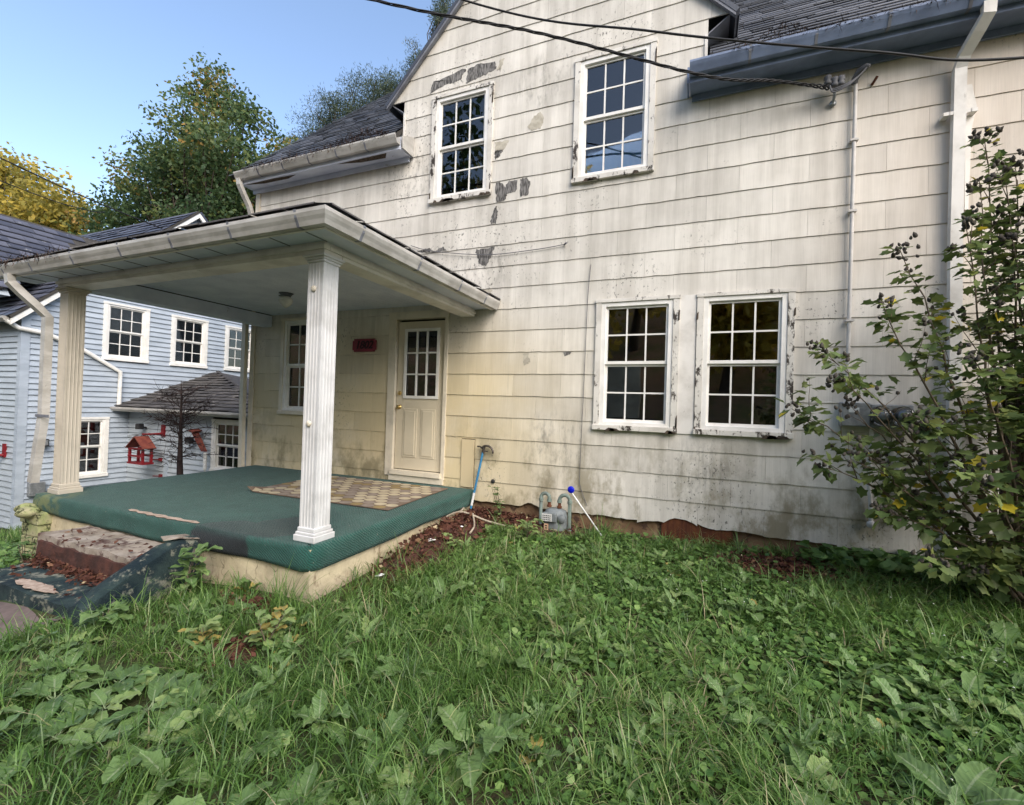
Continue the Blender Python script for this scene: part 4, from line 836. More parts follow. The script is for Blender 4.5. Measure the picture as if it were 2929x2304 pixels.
# ------------------------------------------------------------------ utilities on the wall
gm = empty('gas_meter', (-1.48, -.2, -.12)); tag(gm, 'grey gas meter with looped pipes standing at the foundation', 'gas meter')
def upipe(xa, xb, z0, zt, zm, y):
    r = .075 if abs(xb - xa) > .14 else abs(xb - xa) / 2; P = [(xa, y, z0), (xa, y, zt - r)]
    s_ = 1 if xb > xa else -1
    for a in np.linspace(0, math.pi, 9): P.append(((xa + xb) / 2 - s_ * math.cos(a) * abs(xb - xa) / 2, y, zt - r + r * math.sin(a)))
    P.append((xb, y, zm)); return P
for xa, xb, mm in ((-1.665, -1.565, 'rust'), (-1.325, -1.445, 'brass')):
    m = MB(); m.tube(upipe(xa, xb, -.16, .375, .30, -.2), .021, 10); pp = m.build('pipe', 'pipe_green', gm)
    for q in (xa, xb): m = MB(); m.tube([(q, -.2, .285), (q, -.2, .315)], .029, 10); m.build('pipe_collar', 'pipe_green', pp)
    m = MB(); m.tube([(xb, -.2, .30), (xb, -.2, .25), (xb, -.2, .245), (xb, -.2, .225)], [.019, .019, .028, .028], 10); m.build('union_nut', 'rust', pp)
    m = MB(); m.tube([(xa, -.2, -.06), (xa, -.2, -.01)], .033, 10); m.build('pipe_collar', 'pipe_green', pp)
m = MB(); m.lathe([(.001, 0), (.09, 0), (.115, .02), (.12, .08), (.12, .20), (.105, .255), (.07, .275), (.001, .28)], (0, 0, 0), 'z', 20); m.v = [(x * 1.12 - 1.485, y * .85 - .2, z - .06) for x, y, z in m.v]
body = m.build('meter_body', 'meter_grey', gm)
m = MB(); m.box(-1.60, -1.44, -.335, -.29, .085, .185); idx = m.build('index_box', 'meter_grey', gm, bevel=.008)
m = MB(); m.box(-1.605, -1.49, -.340, -.336, .095, .175); tg = m.build('meter_tag', 'tag_white', idx)
m = MB()
for r_ in range(3):
    for k in range(5): m.box(-1.595 + k * .02, -1.582 + k * .02, -.3425, -.3405, .106 + r_ * .022, .116 + r_ * .022)
m.build('tag_print', 'ink', idx)
m = MB(); m.box(-1.585, -1.535, -.314, -.309, -.01, .06); tg = m.build('meter_sticker', 'tag_orange', gm); m = MB(); m.box(-1.575, -1.548, -.3165, -.3145, .03, .042); m.box(-1.572, -1.545, -.3165, -.3145, .005, .017); m.build('sticker_print', 'ink', tg)
m = MB(); m.lathe([(.001, 0), (.045, .0), (.05, .02), (.045, .06), (.001, .065)], (-1.40, -.30, .12), 'y', 14); m.build('regulator', 'meter_grey', gm)
text_mesh('SZ', .075, 'chalk_mark', 'chalk', (-1.47, -.306, -.025), gm)

st = empty('marker_stake', (-.86, -.27, -.10)); tag(st, 'round blue marker on a thin white rod leaning over the gas meter', 'marker')
m = MB(); m.tube([(-.86, -.27, -.11), (-1.28, -.36, .46)], .008, 8); m.build('rod', 'white_plastic', st)
m = MB(); m.lathe([(.001, -.006), (.036, -.006), (.038, -.002), (.038, .006), (.001, .006)], (-1.272, -.372, .475), 'y', 24); m.build('disc', 'blue_plastic', st)

tool = empty('hand_tool', (-2.70, -.16, -.09)); tag(tool, 'blue-handled bending tool with a curved metal head leaning on the siding', 'tool')
a, b = Vector((-2.60, -.20, -.07)), Vector((-2.50, -.05, .785))
m = MB(); m.tube([a, a.lerp(b, .985)], .0145, 10); m.build('handle', 'blue_handle', tool)
m = MB(); m.tube([a.lerp(b, .22), a.lerp(b, .40)], .0155, 10); m.build('tape', 'white_plastic', tool)
m = MB(); c = b + Vector((.055, 0, -.005)); arc = [(c.x + .085 * math.cos(q), c.y - .01, c.z + .075 * math.sin(q)) for q in np.linspace(2.5, -.25, 12)]
m.tube([(b.x - .075, b.y - .01, b.z + .055), (b.x - .04, b.y - .01, b.z + .055)] + arc, [.012, .010] + [.014] * 11 + [.009], 8); m.tube([b + Vector((0, 0, -.03)), b + Vector((.01, 0, .05))], .018, 8); m.tube([b + Vector((0, -.005, .0)), b + Vector((.07, -.005, .0))], .009, 6); m.build('bender_head', 'tool_metal', tool)

# electric service
em = empty('electric_meter', (1.46, -.1, 1.26)); tag(em, 'grey electric meter box with round glass meters half hidden by the shrub', 'electric meter')
m = MB(); m.box(1.205, 1.42, -.14, -.02, 1.275, 1.495); bx = m.build('meter_box', 'steel', em, bevel=.008)
m = MB(); m.box(1.255, 1.335, -.144, -.1405, 1.40, 1.445); m.build('meter_label', 'tag_white', bx)
m = MB(); m.box(1.425, 1.74, -.12, -.02, 1.265, 1.48); bx2 = m.build('meter_box', 'steel', em, bevel=.008)
for x in (1.50, 1.66):
    m = MB(); m.lathe([(.001, -.11), (.055, -.105), (.07, -.09), (.075, -.02), (.09, -.015), (.09, .0), (.001, .0)], (x, -.121, 1.375), 'y', 20); m.build('meter_glass', 'glass', bx2)
    m = MB(); m.lathe([(.001, -.05), (.055, -.05), (.06, -.01), (.001, 0)], (x, -.123, 1.375), 'y', 16); m.build('meter_dial', 'meter_grey', bx2)
cd = empty('service_conduit', (1.26, -.05, 1.5)); tag(cd, 'painted service conduit with weatherhead running up the siding', 'conduit')
m = MB(); m.tube([(1.255, -.05, 1.50), (1.262, -.05, 2.0), (1.268, -.05, 4.50)], .017, 10); m.build('pipe', 'conduit', cd)
m = MB(); m.tube([(1.258, -.05, 4.49), (1.258, -.06, 4.53), (1.285, -.10, 4.575), (1.33, -.14, 4.585), (1.345, -.16, 4.57)], [.026, .03, .034, .026, .012], 10); m.build('weatherhead', 'grey_cable', cd)
for z in (3.95, 3.28, 2.25): m = MB(); m.box(1.232, 1.298, -.074, -.018, z, z + .018); m.build('clamp', 'conduit', cd)
for i, (x, zt) in enumerate(((1.46, .38), (1.67, .45))):
    o = empty('conduit', (x, -.04, zt)); tag(o, ('painted pipe with a round flange running down below the meter box', 'painted pipe with a bent foot running down below the meter box')[i], 'conduit')
    m = MB(); m.tube([(x, -.045, 1.27), (x - .015, -.045, .75), (x + .005, -.045, .55), (x + .01, -.045, zt)], .018, 8); m.build('pipe', 'conduit', o)
    m = MB(); m.lathe([(.001, -.03), (.032, -.028), (.036, -.01), (.036, .005), (.001, .01)], (x + .01, -.045, zt), 'y', 12); m.build('flange', 'conduit', o)
ins = empty('insulator_bracket', (1.09, -.08, 4.35)); tag(ins, 'spool insulator bracket where the twisted service cable meets the wall', 'bracket')
m = MB(); m.tube([(1.095, -.02, 4.36), (1.095, -.09, 4.40), (1.09, -.11, 4.55)], .013, 8); m.lathe([(.001, 0), (.03, .002), (.03, .02), (.001, .022)], (1.095, -.04, 4.36), 'y', 10); m.build('bracket', 'steel', ins)
for dx in (-.055, .0, .05): m = MB(); m.lathe([(.001, -.045), (.030, -.042), (.034, -.02), (.022, 0), (.034, .02), (.030, .042), (.001, .045)], (1.085 + dx, -.125, 4.50 + .03 * (dx < 0)), 'z', 12); m.build('insulator', 'grey_cable', ins)
m = MB(); m.tube([(1.40, -.02, 4.47), (1.42, -.05, 4.50), (1.43, -.06, 4.52)], .012, 6); h_ = m.build('wall_hook', 'rust'); tag(h_, 'small rusty hook screwed in the wall beside the weatherhead', 'hook')
def sag(p, q, s, n=26): 
    p, q = Vector(p), Vector(q); return [p.lerp(q, i / n) - Vector((0, 0, s * 4 * (i / n) * (1 - i / n))) for i in range(n + 1)]
A_ = (1.04, -.13, 4.46)
# twisted triplex cable: two conductors round the messenger
path = sag(A_, (-4.1, -3.4, 4.72), .10, 130) if False else None
def cable_path(pts, n=80):
    P = [Vector(p) for p in pts]; out = []
    for i in range(len(P) - 1):
        p0, p1, p2, p3 = P[max(i - 1, 0)], P[i], P[i + 1], P[min(i + 2, len(P) - 1)]
        for k in range(n): t = k / n; out.append(.5 * ((2 * p1) + (-p0 + p2) * t + (2 * p0 - 5 * p1 + 4 * p2 - p3) * t * t + (-p0 + 3 * p1 - 3 * p2 + p3) * t ** 3))
    return out + [P[-1]]
trip = cable_path([A_, (.55, -.30, 4.53), (-.06, -.62, 4.515), (-1.50, -1.09, 4.955), (-3.0, -1.74, 5.21), (-6.0, -3.0, 5.95), (-12, -5.6, 7.8)], 40)
tc = empty('service_cable', A_); tag(tc, 'twisted black service cable sagging across the gable to the wall bracket', 'cable')
for ph in (0, 2.09, 4.19):
    P = []
    for i, p in enumerate(trip): q = i * .42 + ph; w = .010 + .012 * max(0, 1 - i / 22); P.append(p + Vector((.2 * math.cos(q), math.cos(q), math.sin(q))) * w)
    m = MB(); m.tube(P, .0065, 6); m.build('conductor', 'cable', tc)
m = MB()
for k in range(3):
    m.tube(cable_path([(1.04, -.14 - .01 * k, 4.46), (1.07, -.16, 4.42 - .015 * k), (1.18, -.17, 4.44 - .01 * k), (1.27, -.16, 4.50), (1.33, -.15, 4.575)], 8), .007, 6)
m.build('drip_loop', 'grey_cable', tc)
m = MB(); m.tube(cable_path([(-12, -5.0, 8.6), (-6.0, -3.2, 6.45), (-2.31, -1.25, 5.41), (-.46, -1.1, 4.67), (1.16, -.9, 4.20), (2.13, -.7, 4.04), (4.6, -.2, 4.1)], 24), .0095, 8); oc = m.build('overhead_cable', 'cable'); tag(oc, 'single straight black overhead cable crossing above the twisted one to the far wall', 'cable')
m = MB(); m.tube(cable_path([(-3.70, -.035, 3.50), (-3.34, -.035, 3.387), (-2.55, -.035, 3.263), (-1.9, -.03, 3.262), (-1.54, -.03, 3.285)], 10), .005, 6); m.tube([(-1.54, -.02, 3.285), (-1.50, -.06, 3.29)], .010, 6); o = m.build('stay_wire', 'grey_cable'); tag(o, 'thin grey wire strung from the porch roof to a hook in the siding', 'wire')
m = MB(); m.tube(cable_path([(-1.21, -.026, 3.02), (-1.235, -.026, 2.6), (-1.25, -.026, 1.6), (-1.265, -.026, .64), (-1.25, -.026, .45), (-1.17, -.026, .25)], 10), .0035, 5); o = m.build('phone_wire', 'grey_cable'); tag(o, 'thin slack wire hanging down the siding beside the window', 'wire')

# ------------------------------------------------------------------ neighbour's blue house
NB = empty('blue_house', (-14, 2, -1.3)); tag(NB, 'pale blue clapboard house beyond the porch with slate roof and white windows', 'house')
NX0, NY0, NY1, NEZ, NAY, NAZ = -12.0, -.77, 5.4, 2.90, 2.32, 5.98
fg = FR((NX0, 0, 0), (0, 1, 0), (1, 0, 0))         # gable wall, u = world Y
ff = FR((0, NY0, 0), (1, 0, 0), (0, -1, 0))        # front wall, u = world X
fa = FR((0, 1.04, 0), (1, 0, 0), (0, -1, 0))       # addition front wall
gwins = [(.475, 1.365, 2.09, 3.36), (1.84, 2.73, 2.09, 3.34), (3.20, 4.09, 2.09, 3.32), (-.235, .65, -.445, .845)]
awins = [(-9.14, -8.21, -.16, .91)]
def lap(name, fr, u0, u1, z0, z1, ex, mat, parent, holes=(), lim=None):
    m = MB(); z = z0
    while z < z1 - .01:
        za = min(z + ex, z1); a, b = (u0, u1); at, bt = a, b
        if lim: a, b = lim(z); at, bt = lim(za)
        if b - a < .02: break
        hs = [(h[0], h[1]) for h in holes if h[2] + .02 < (z + za) / 2 < h[3] - .02]
        iv = subtract([(a, b)], hs)
        for p, q in iv:
            pt = at if p == a else p; qt = bt if q == b else q
            P = fr.p; m.add([P(p, z + .012, .030), P(q, z + .012, .030), P(qt, za + .012, .004), P(pt, za + .012, .004), P(p, z + .012, 0), P(q, z + .012, 0)], [(0, 1, 2, 3), (4, 5, 1, 0)])
        z = za
    o = m.build(name, mat, parent, recalc=False); o['kind'] = 'stuff'; return o
def glim(z): 
    if z <= NEZ: return (NY0, NY1)
    d = (z - NEZ); return (NY0 + d, NY1 - d * (NY1 - NAY) / (NAZ - NEZ))
wg = MB().poly([fg.p(NY0, -2.2, -.16), fg.p(NY1, -2.2, -.16), fg.p(NY1, NEZ - .15, -.16), fg.p(NAY, NAZ - .15, -.16), fg.p(NY0, NEZ - .15, -.16)], (-1, 0, 0), .05).build('wall', 'curtain_grey', NB)
lap('siding', fg, NY0, NY1, -1.75, NAZ, .112, 'blue_siding', wg, gwins, glim)
wf = MB(); wf.fbox(ff, -20, NX0 - .02, -2.2, NEZ, -.10, -.002); wfo = wf.build('wall', 'grey_siding', NB); lap('siding', ff, -20, NX0, -1.75, NEZ - .0, .112, 'grey_siding', wfo)
wa = MB(); wa.fbox(fa, NX0 + .03, -7.2, -2.0, 1.05, -.22, -.16); wao = wa.build('wall', 'curtain_grey', NB); lap('siding', fa, NX0 + .02, -7.2, -1.75, 1.05, .112, 'grey_siding', wao, awins)
MB().box(-7.3, -7.2, 1.08, 5.2, -2, 1.05).build('side_wall', 'blue_siding', NB)
m = MB(); m.box(NX0 - .09, NX0 + .03, NY0 - .03, NY0 + .10, -1.8, NEZ); m.build('corner_post', 'blue_siding', NB)
m = MB(); m.box(-10.62, -10.50, 1.0, 1.035, -1.75, .12); m.build('corner_trim', 'blue_siding', NB)
m = MB(); m.box(-20, -12.05, 5.35, 5.4, -2, NEZ); m.box(-20, -19.9, NY0, 5.4, -2, NEZ); m.build('back_wall', 'grey_siding', NB)
for i, (u0, u1, z0, z1) in enumerate(gwins):
    w, q = window(fg, u0, u1, z0, z1, NB, 'vinyl', .075, .04)
    m = MB(); m.fbox(fg, q[0] - .05, q[1] + .05, (q[2] + q[3]) / 2 if i < 3 else q[2] - .05, q[3] + .05, -.09, -.08); m.build('curtain', 'shade_grey', w) if i != 3 else None
    m = MB(); m.fbox(fg, q[0] - .1, q[1] + .1, q[2] - .1, q[3] + .1, -.145, -.14); m.build('room_backdrop', 'room', w)
for (u0, u1, z0, z1) in awins:
    w, q = window(fa, u0, u1, z0, z1, NB, 'vinyl', .075, .04); m = MB(); m.fbox(fa, q[0] - .05, q[1] + .05, q[2] - .05, q[3] + .05, -.10, -.09); m.build('curtain', 'curtain_grey', w)
# roofs
e = .22; sN = 1.0
r1 = roof_slab([(-20.2, NY0 - e, NEZ - e + .02), (NX0 + .18, NY0 - e, NEZ - e + .02), (NX0 + .18, NAY, NAZ + .02), (-20.2, NAY, NAZ + .02)], (0, -s2, s2), .05, NB)
slate_roof('slates', (-20.2, NY0 - e - .02, NEZ - e + .05), (1, 0, 0), (0, s2, s2), (0, -s2, s2), 8.38, 4.68, .3, .2, 'nb_slate', r1, th=.02)
roof_slab([(-20.2, NY1 + e, NEZ - e), (NX0 + .18, NY1 + e, NEZ - e), (NX0 + .18, NAY + .001, NAZ + .02), (-20.2, NAY + .001, NAZ + .02)], (0, s2, s2), .05, NB, 'nb_slate')
for P in ([(NY0 - e, NEZ - e), (NAY, NAZ)], [(NAY, NAZ), (NY1 + e, NEZ - e)]):
    (ya, za), (yb, zb) = P; MB().poly([(NX0 + .12, ya, za - .10), (NX0 + .12, yb, zb - .10), (NX0 + .12, yb, zb + .015), (NX0 + .12, ya, za + .015)], (1, 0, 0), .05).build('rake_board', 'vinyl', NB)
# cross gable on the front slope
RX, RZ = -14.2, 5.16
r2 = roof_slab([(RX, NY0 - .35, RZ), (RX, 1.55, RZ), (RX + 2.35, NY0 - .8, RZ - 2.35), (RX + 2.35, NY0 - 1.2, RZ - 2.35)][:2] + [(RX + 1.9, NY0 - .20, RZ - 1.9), (RX + 1.9, NY0 - .36, RZ - 1.9)], (s2, 0, s2), .05, NB)
def in_tri(u, v): return u < 1.9 + .35 - v * .0 and (u - .0) < 2.27 - (2.69 - v) * 0.70
slate_roof('slates', (RX + 1.9, NY0 - .36, RZ - 1.9 + .05), (0, 1, 0), (-s2, 0, s2), (s2, 0, s2), 2.3, 2.69, .3, .2, 'nb_slate', r2, lambda u, v: u < .2 + v * .78, .02)
MB().poly([(RX, NY0 - .30, RZ - .06), (RX + 1.95, NY0 - .30, RZ - 2.0), (RX - 1.95, NY0 - .30, RZ - 2.0)], (0, 1, 0), .2).build('dormer_wall', 'grey_siding', NB)
roof_slab([(RX - .001, NY0 - .36, RZ), (RX - .001, 1.55, RZ), (RX - 1.9, NY0 - .20, RZ - 1.9), (RX - 1.9, NY0 - .36, RZ - 1.9)], (-s2, 0, s2), .05, NB, 'nb_slate')
m = MB(); m.sweep([(0, .09), (0, 0), (.06, 0), (.10, .05), (.10, .09)], [(-20, NY0 - .22, NEZ - .26), (NX0 + .1, NY0 - .22, NEZ - .26)], [(0, -1, 0)] * 2); m.build('gutter', 'gutter', NB)
m = MB(); m.tube([(NX0 + .06, NY0 - .25, NEZ - .24), (NX0 + .07, NY0 - .08, NEZ - .36), (NX0 + .07, NY0 + .3, 2.50), (NX0 + .07, .13, 2.25), (NX0 + .07, .80, 1.85), (NX0 + .07, .80, 1.10)], .045, 8); m.build('downspout', 'vinyl', NB)
# addition roof
a0, b0, ap, c0 = (-12, .78, 1.07), (-7.0, .78, 1.07), (-12, 3.05, 2.03), (-7.0, 5.3, 1.07)
m = MB(); m.add([a0, b0, ap, c0], [(0, 1, 2), (1, 3, 2)]); ar = m.build('roof', 'asphalt_shingle', NB)
va = Vector((0, 2.27, .96)).normalized(); na = Vector((1, 0, 0)).cross(va)
slate_roof('roof_shingles', (-12, .76, 1.075), (1, 0, 0), va, na, 5.0, 2.46, .28, .17, 'asphalt_shingle', ar, lambda u, v: u < 5.0 * (1 - v / 2.46), .02)
m = MB(); m.tube([b0, ap], .05, 6); m.build('hip_cap', 'asphalt_shingle', ar)
m = MB(); m.sweep([(0, .09), (0, 0), (.06, 0), (.10, .05), (.10, .09)], [(-12, .76, .98), (-7.0, .76, .98)], [(0, -1, 0)] * 2); m.build('gutter', 'gutter', NB)
m = MB(); m.box(-12, -7.05, .80, 1.02, 1.035, 1.055); m.build('soffit', 'soffit', NB)
m = MB(); m.box(NX0 + .02, NX0 + .12, NY0 + .14, NY0 + .38, -.68, -.42); o = m.build('utility_box', 'steel', bevel=.01); tag(o, 'small grey utility box on the corner of the blue house', 'utility box')
# flood lamps, red brackets, feeder
def flood(x, y, z, lab):
    o = empty('flood_lamp', (x, y, z)); tag(o, lab, 'lamp', None)
    m = MB(); m.tube([(x, y, z), (x + .0, y - .10, z + .02)], .02, 6); m.build('bracket', 'black_plastic', o)
    m = MB(); m.box(x - .07, x + .07, y - .2, y - .10, z - .02, z + .10); m.build('lamp_head', 'black_plastic', o, bevel=.01)
flood(-11.3, 1.03, .62, 'black flood lamp above the red bird feeder'); flood(-9.62, 1.03, .42, 'black flood lamp beside the bare sapling')
o = empty('flood_lamp', (NX0 + .02, -.46, .33)); tag(o, 'black flood lamp near the corner of the blue gable wall', 'lamp')
m = MB(); m.box(NX0 + .02, NX0 + .16, -.55, -.38, .28, .42); m.build('lamp_head', 'black_plastic', o, bevel=.01); m = MB(); m.box(NX0 + .161, NX0 + .166, -.53, -.40, .30, .40); m.build('lamp_lens', 'steel', o)
o = empty('wall_bracket', (-10.68, 1.03, .45)); tag(o, 'red wooden bracket arm holding the bird feeder', 'bracket')
m = MB(); m.box(-10.73, -10.63, .98, 1.02, .47, .72); m.build('back_plate', 'red_paint', o); m = MB(); m.tube([(-10.68, 1.0, .53), (-10.79, .66, .52)], .022, 6); m.build('arm', 'red_paint', o)
o = empty('wall_bracket', (-12.45, NY0, .05)); tag(o, 'red wooden bracket on the front wall of the blue house', 'bracket')
m = MB(); m.box(-12.46, -12.36, NY0 - .05, NY0 - .02, .06, .32); m.build('back_plate', 'red_paint', o); m = MB(); m.tube([(-12.41, NY0 - .04, .10), (-12.7, NY0 - .45, .10)], .03, 6); m.build('arm', 'red_paint', o)
fd = empty('bird_feeder', (-10.80, .65, -.08)); tag(fd, 'red open-frame bird feeder with gabled roof hanging by the blue house', 'bird feeder')
fx, fy, fz0 = -10.80, .65, -.07
m = MB()
for dx in (-.22, .22):
    for dy in (-.08, .08): MB().box(fx + dx - .022, fx + dx + .022, fy + dy - .02, fy + dy + .02, fz0 + .016, fz0 + .274).build('corner_post', 'red_paint', fd)
for z in (0, .145, .29): m = MB(); m.box(fx - .27, fx + .27, fy - .105, fy + .105, fz0 + z - .02, fz0 + z + .015) if z == 0 else (m.box(fx - .25, fx + .25, fy - .105, fy - .075, fz0 + z - .015, fz0 + z + .02), m.box(fx - .25, fx + .25, fy + .075, fy + .105, fz0 + z - .015, fz0 + z + .02)); m.build('rail', 'red_paint', fd)
for s_ in (-1, 1): MB().poly([(fx + s_ * .29, fy - .13, fz0 + .30), (fx + s_ * .29, fy + .13, fz0 + .30), (fx, fy + .13, fz0 + .54), (fx, fy - .13, fz0 + .54)], (s_ * .6, 0, .8), .02).build('roof_board', 'red_roof', fd)
m = MB(); m.tube([(fx, fy, fz0 + .54), (fx, fy, .52)], .006, 5); m.build('hanger', 'black_plastic', fd)
for i, (x, z) in enumerate(((-10.75, -.03), (-10.72, -.38))): m = MB(); m.box(x - .05, x + .05, .99, 1.03, z - .04, z + .03); m.tube([(x, 1.0, z - .01), (x - .09, .9, z)], .012, 5); o = m.build('perch_hook', 'red_paint'); tag(o, ('small red perch hook on the siding just below the feeder', 'lowest small red perch hook on the siding near the porch floor')[i], 'hook')
pl_ = empty('tray_feeder', (-9.2, .95, .3)); tag(pl_, 'slanted red board feeder with a pale tube mounted beside the curtained window', 'bird feeder')
m = MB(); m.hexa([(-9.42, .80, .62), (-9.32, .80, .66), (-9.32, .95, .66), (-9.42, .95, .62), (-9.55, .80, .66), (-9.45, .80, .70), (-9.45, .95, .70), (-9.55, .95, .66)]); m.hexa([(-9.20, .85, .26), (-9.08, .85, .26), (-9.08, .90, .26), (-9.20, .90, .26), (-9.52, .85, .62), (-9.36, .85, .62), (-9.36, .90, .62), (-9.52, .90, .62)]); m.build('board', 'red_roof', pl_)
m = MB(); m.tube([(-9.10, .87, .24), (-9.10, .87, -.10)], .035, 8); m.tube([(-9.1, .87, -.1), (-9.1, .87, -.3)], .015, 6); m.build('seed_tube', 'tag_white', pl_)
# bare sapling
def bare_tree():
    root = empty('bare_sapling', (-8.25, -.1, gzs(-8.25, -.1))); tag(root, 'leafless dark sapling standing between the porch and the blue house', 'tree')
    bx_, by_ = -8.25, -.1; g0 = gzs(bx_, by_); rnd = random.Random(3); m = MB(); m.tube([(bx_, by_, g0 - .1), (bx_ - .02, by_, -.05), (bx_ - .04, by_, .18), (bx_ - .05, by_, .7), (bx_ - .06, by_, 1.2), (bx_ - .09, by_, 1.62)], [.055, .052, .045, .030, .016, .005], 8); m.build('trunk', 'dark_bark', root)
    m = MB()
    for i in range(46):
        z = rnd.uniform(.2, 1.45); a = rnd.uniform(0, 6.28); L = rnd.uniform(.25, .62) * (1.35 - z * .5); p = Vector((bx_ - .05, by_, z)); d = Vector((math.cos(a), math.sin(a), rnd.uniform(.15, .7)))
        if i == 0: d = Vector((-.35, 0, 1)); L = .8; p.z = .55
        P = [p]; 
        for k in range(5): d = (d + Vector((rnd.gauss(0, .18), rnd.gauss(0, .18), rnd.gauss(-.03, .12)))).normalized(); P.append(P[-1] + d * L / 5)
        m.tube(P, [.009 if i else .022, .007, .006, .005, .0035, .0015], 5, cap=False)
        for k in range(1, 6):
            for _ in range(3):
                q = P[k]; e_ = (d + Vector((rnd.gauss(0, .8), rnd.gauss(0, .8), rnd.gauss(0, .6)))).normalized(); m.tube([q, q + e_ * .08, q + e_ * .17 + Vector((0, 0, rnd.uniform(-.04, .05)))], [.005, .003, .0015], 4, cap=False)
    m.build('twigs', 'dark_bark', root)
bare_tree()
for i, p in enumerate((([(-12.0, 1.82, 5.33), (-12.05, .2, 5.45), (-12.2, -1.17, 5.70), (-12.6, -6, 6.6)]), ([(-13, .9, 5.6), (-13, .52, 5.5), (-13.05, -.69, 5.53), (-13.4, -5, 6.1)]))):
    m = MB(); m.tube(cable_path(p, 8), .014 if i == 0 else .010, 6); o = m.build('overhead_wire', 'cable'); tag(o, ('thick overhead wire running to the gable peak of the blue house', 'thin overhead wire slung low over the slate roof of the blue house')[i], 'wire')

# ------------------------------------------------------------------ trees
def leaves(P, D, size, rs, aspect=.55, jit=.3):
    """quads (rhombic leaves) at points P with axis D"""
    n = len(P); A = D / (np.linalg.norm(D, axis=1, keepdims=True) + 1e-9); B = np.cross(A, rs.normal(size=(n, 3))); B /= np.linalg.norm(B, axis=1, keepdims=True) + 1e-9; C = np.cross(A, B)
    s = (size * rs.uniform(1 - jit, 1 + jit, n))[:, None]
    v = np.stack([P, P + A * s * .5 + B * s * aspect * .5 + C * s * .08, P + A * s, P + A * s * .5 - B * s * aspect * .5 + C * s * .08], 1)
    return v.reshape(-1, 3), np.arange(4 * n).reshape(n, 4)
def tree(name, label, base, lobes, ncl, nl, leaf, mat, trunk_r, seed, bark='bark', cat='tree', tint=(0, 1), group=None, csize=.8, warm=None, needles=False, trunkfork=.35):
    rs = np.random.default_rng(seed); rd = random.Random(seed); root = empty(name, base); tag(root, label, cat, group); base = Vector(base)
    cents = []; tot = sum(l[2] for l in lobes)
    for (c, r, w) in lobes:
        k = max(3, int(ncl * w / tot)); d = rs.normal(size=(k, 3)); d /= np.linalg.norm(d, axis=1, keepdims=True); rad = rs.uniform(.12, 1., (k, 1)) ** .55
        cents.append(np.array(c) + d * rad * np.array(r) * (1 + .10 * np.clip(rs.normal(size=(k, 1)), -2, 1.5)))
    C = np.concatenate(cents); m = MB(); fork = base + Vector((0, 0, 0)); cen = Vector(np.mean(C, axis=0).tolist()); top = cen.lerp(Vector((cen.x, cen.y, max(C[:, 2]))), .4); fk = base.lerp(Vector((cen.x, cen.y, base.z + (cen.z - base.z))), trunkfork)
    m.tube([base - Vector((0, 0, .4)), base.lerp(fk, .4), fk, fk.lerp(top, .5), top], [trunk_r * 1.3, trunk_r, trunk_r * .8, trunk_r * .5, trunk_r * .15], 10)
    for i in rs.permutation(len(C))[:int(len(C) * .55)]:
        e_ = Vector(C[i].tolist()); t = rd.uniform(0, .9); s_ = fk.lerp(top, t); mid = s_.lerp(e_, .5) + Vector((rd.gauss(0, .3), rd.gauss(0, .3), -abs(rd.gauss(0, .25)))); r0 = trunk_r * (.28 - .15 * t)
        m.tube([s_, mid, e_], [r0, r0 * .55, .012], 5, cap=False)
    m.build('trunk', bark, root)
    Ps = []; Ds = []; Ts = []
    for c in C:
        k = int(nl * rs.uniform(.6, 1.4)); q = np.clip(rs.normal(size=(k, 3)), -1.8, 1.8) * csize * np.array([1, 1, .62]); Ps.append(c + q); dd = q * .5 + rs.normal(size=(k, 3)) * .5 + np.array([0, 0, -.35 if not needles else .4]); Ds.append(dd)
        t = np.clip(rs.normal(.45, .2) + rs.normal(0, .12, k), 0, 1)
        if warm is not None: t = np.clip(t + warm(c), 0, 1)
        Ts.append(t)
    P = np.concatenate(Ps); V, F = leaves(P, np.concatenate(Ds), leaf, rs, .16 if needles else .62); T = np.repeat(np.concatenate(Ts) * (tint[1] - tint[0]) + tint[0], 4)
    o = big_mesh('crown', V, F, mat, root, T); return root
tree('maple_tree', 'large green maple tree rising behind the blue house', (-21.0, 8.2, -1.5),
     [((-20.3, 8, 11.6), (3.2, 2.2, 2.9), 2.2), ((-21.6, 8, 14.6), (.35, .35, .9), .10), ((-20.4, 8, 15.0), (.3, .3, 1.0), .10), ((-19.3, 8, 14.3), (.3, .3, .9), .10), ((-18.0, 8, 13.2), (.4, .3, .8), .10), ((-23.6, 8, 12.6), (.3, .3, .8), .08), ((-25.0, 8, 12.2), (.3, .3, .7), .08), ((-17.3, 8, 10.4), (2.2, 2, 2.6), 1.2), ((-15.8, 8, 9.6), (1.3, 1.4, 1.9), .6), ((-24.2, 8, 10.6), (2.6, 2.2, 1.7), 1.2), ((-26.4, 8, 9.8), (1.4, 1.5, 1.3), .5), ((-21.5, 8, 8.6), (4.8, 2.4, 1.2), 1.1)], 300, 125, .175, 'maple_leaf', .40, 5, csize=.37, warm=lambda c: .08 * (c[0] > -20.5) * (c[2] > 10.5))
tree('autumn_tree', 'yellow autumn tree at the left behind the slate roofs', (-34, 6.5, -1.5), [((-35.0, 6.5, 11.6), (3.6, 2.3, 2.4), 2.2), ((-30.0, 6.5, 9.6), (2.6, 2, 1.7), 1.2), ((-33, 6.5, 8.4), (5.4, 2.5, 1.4), 1.4)], 200, 95, .24, 'yellow_leaf', .34, 8, csize=.6)
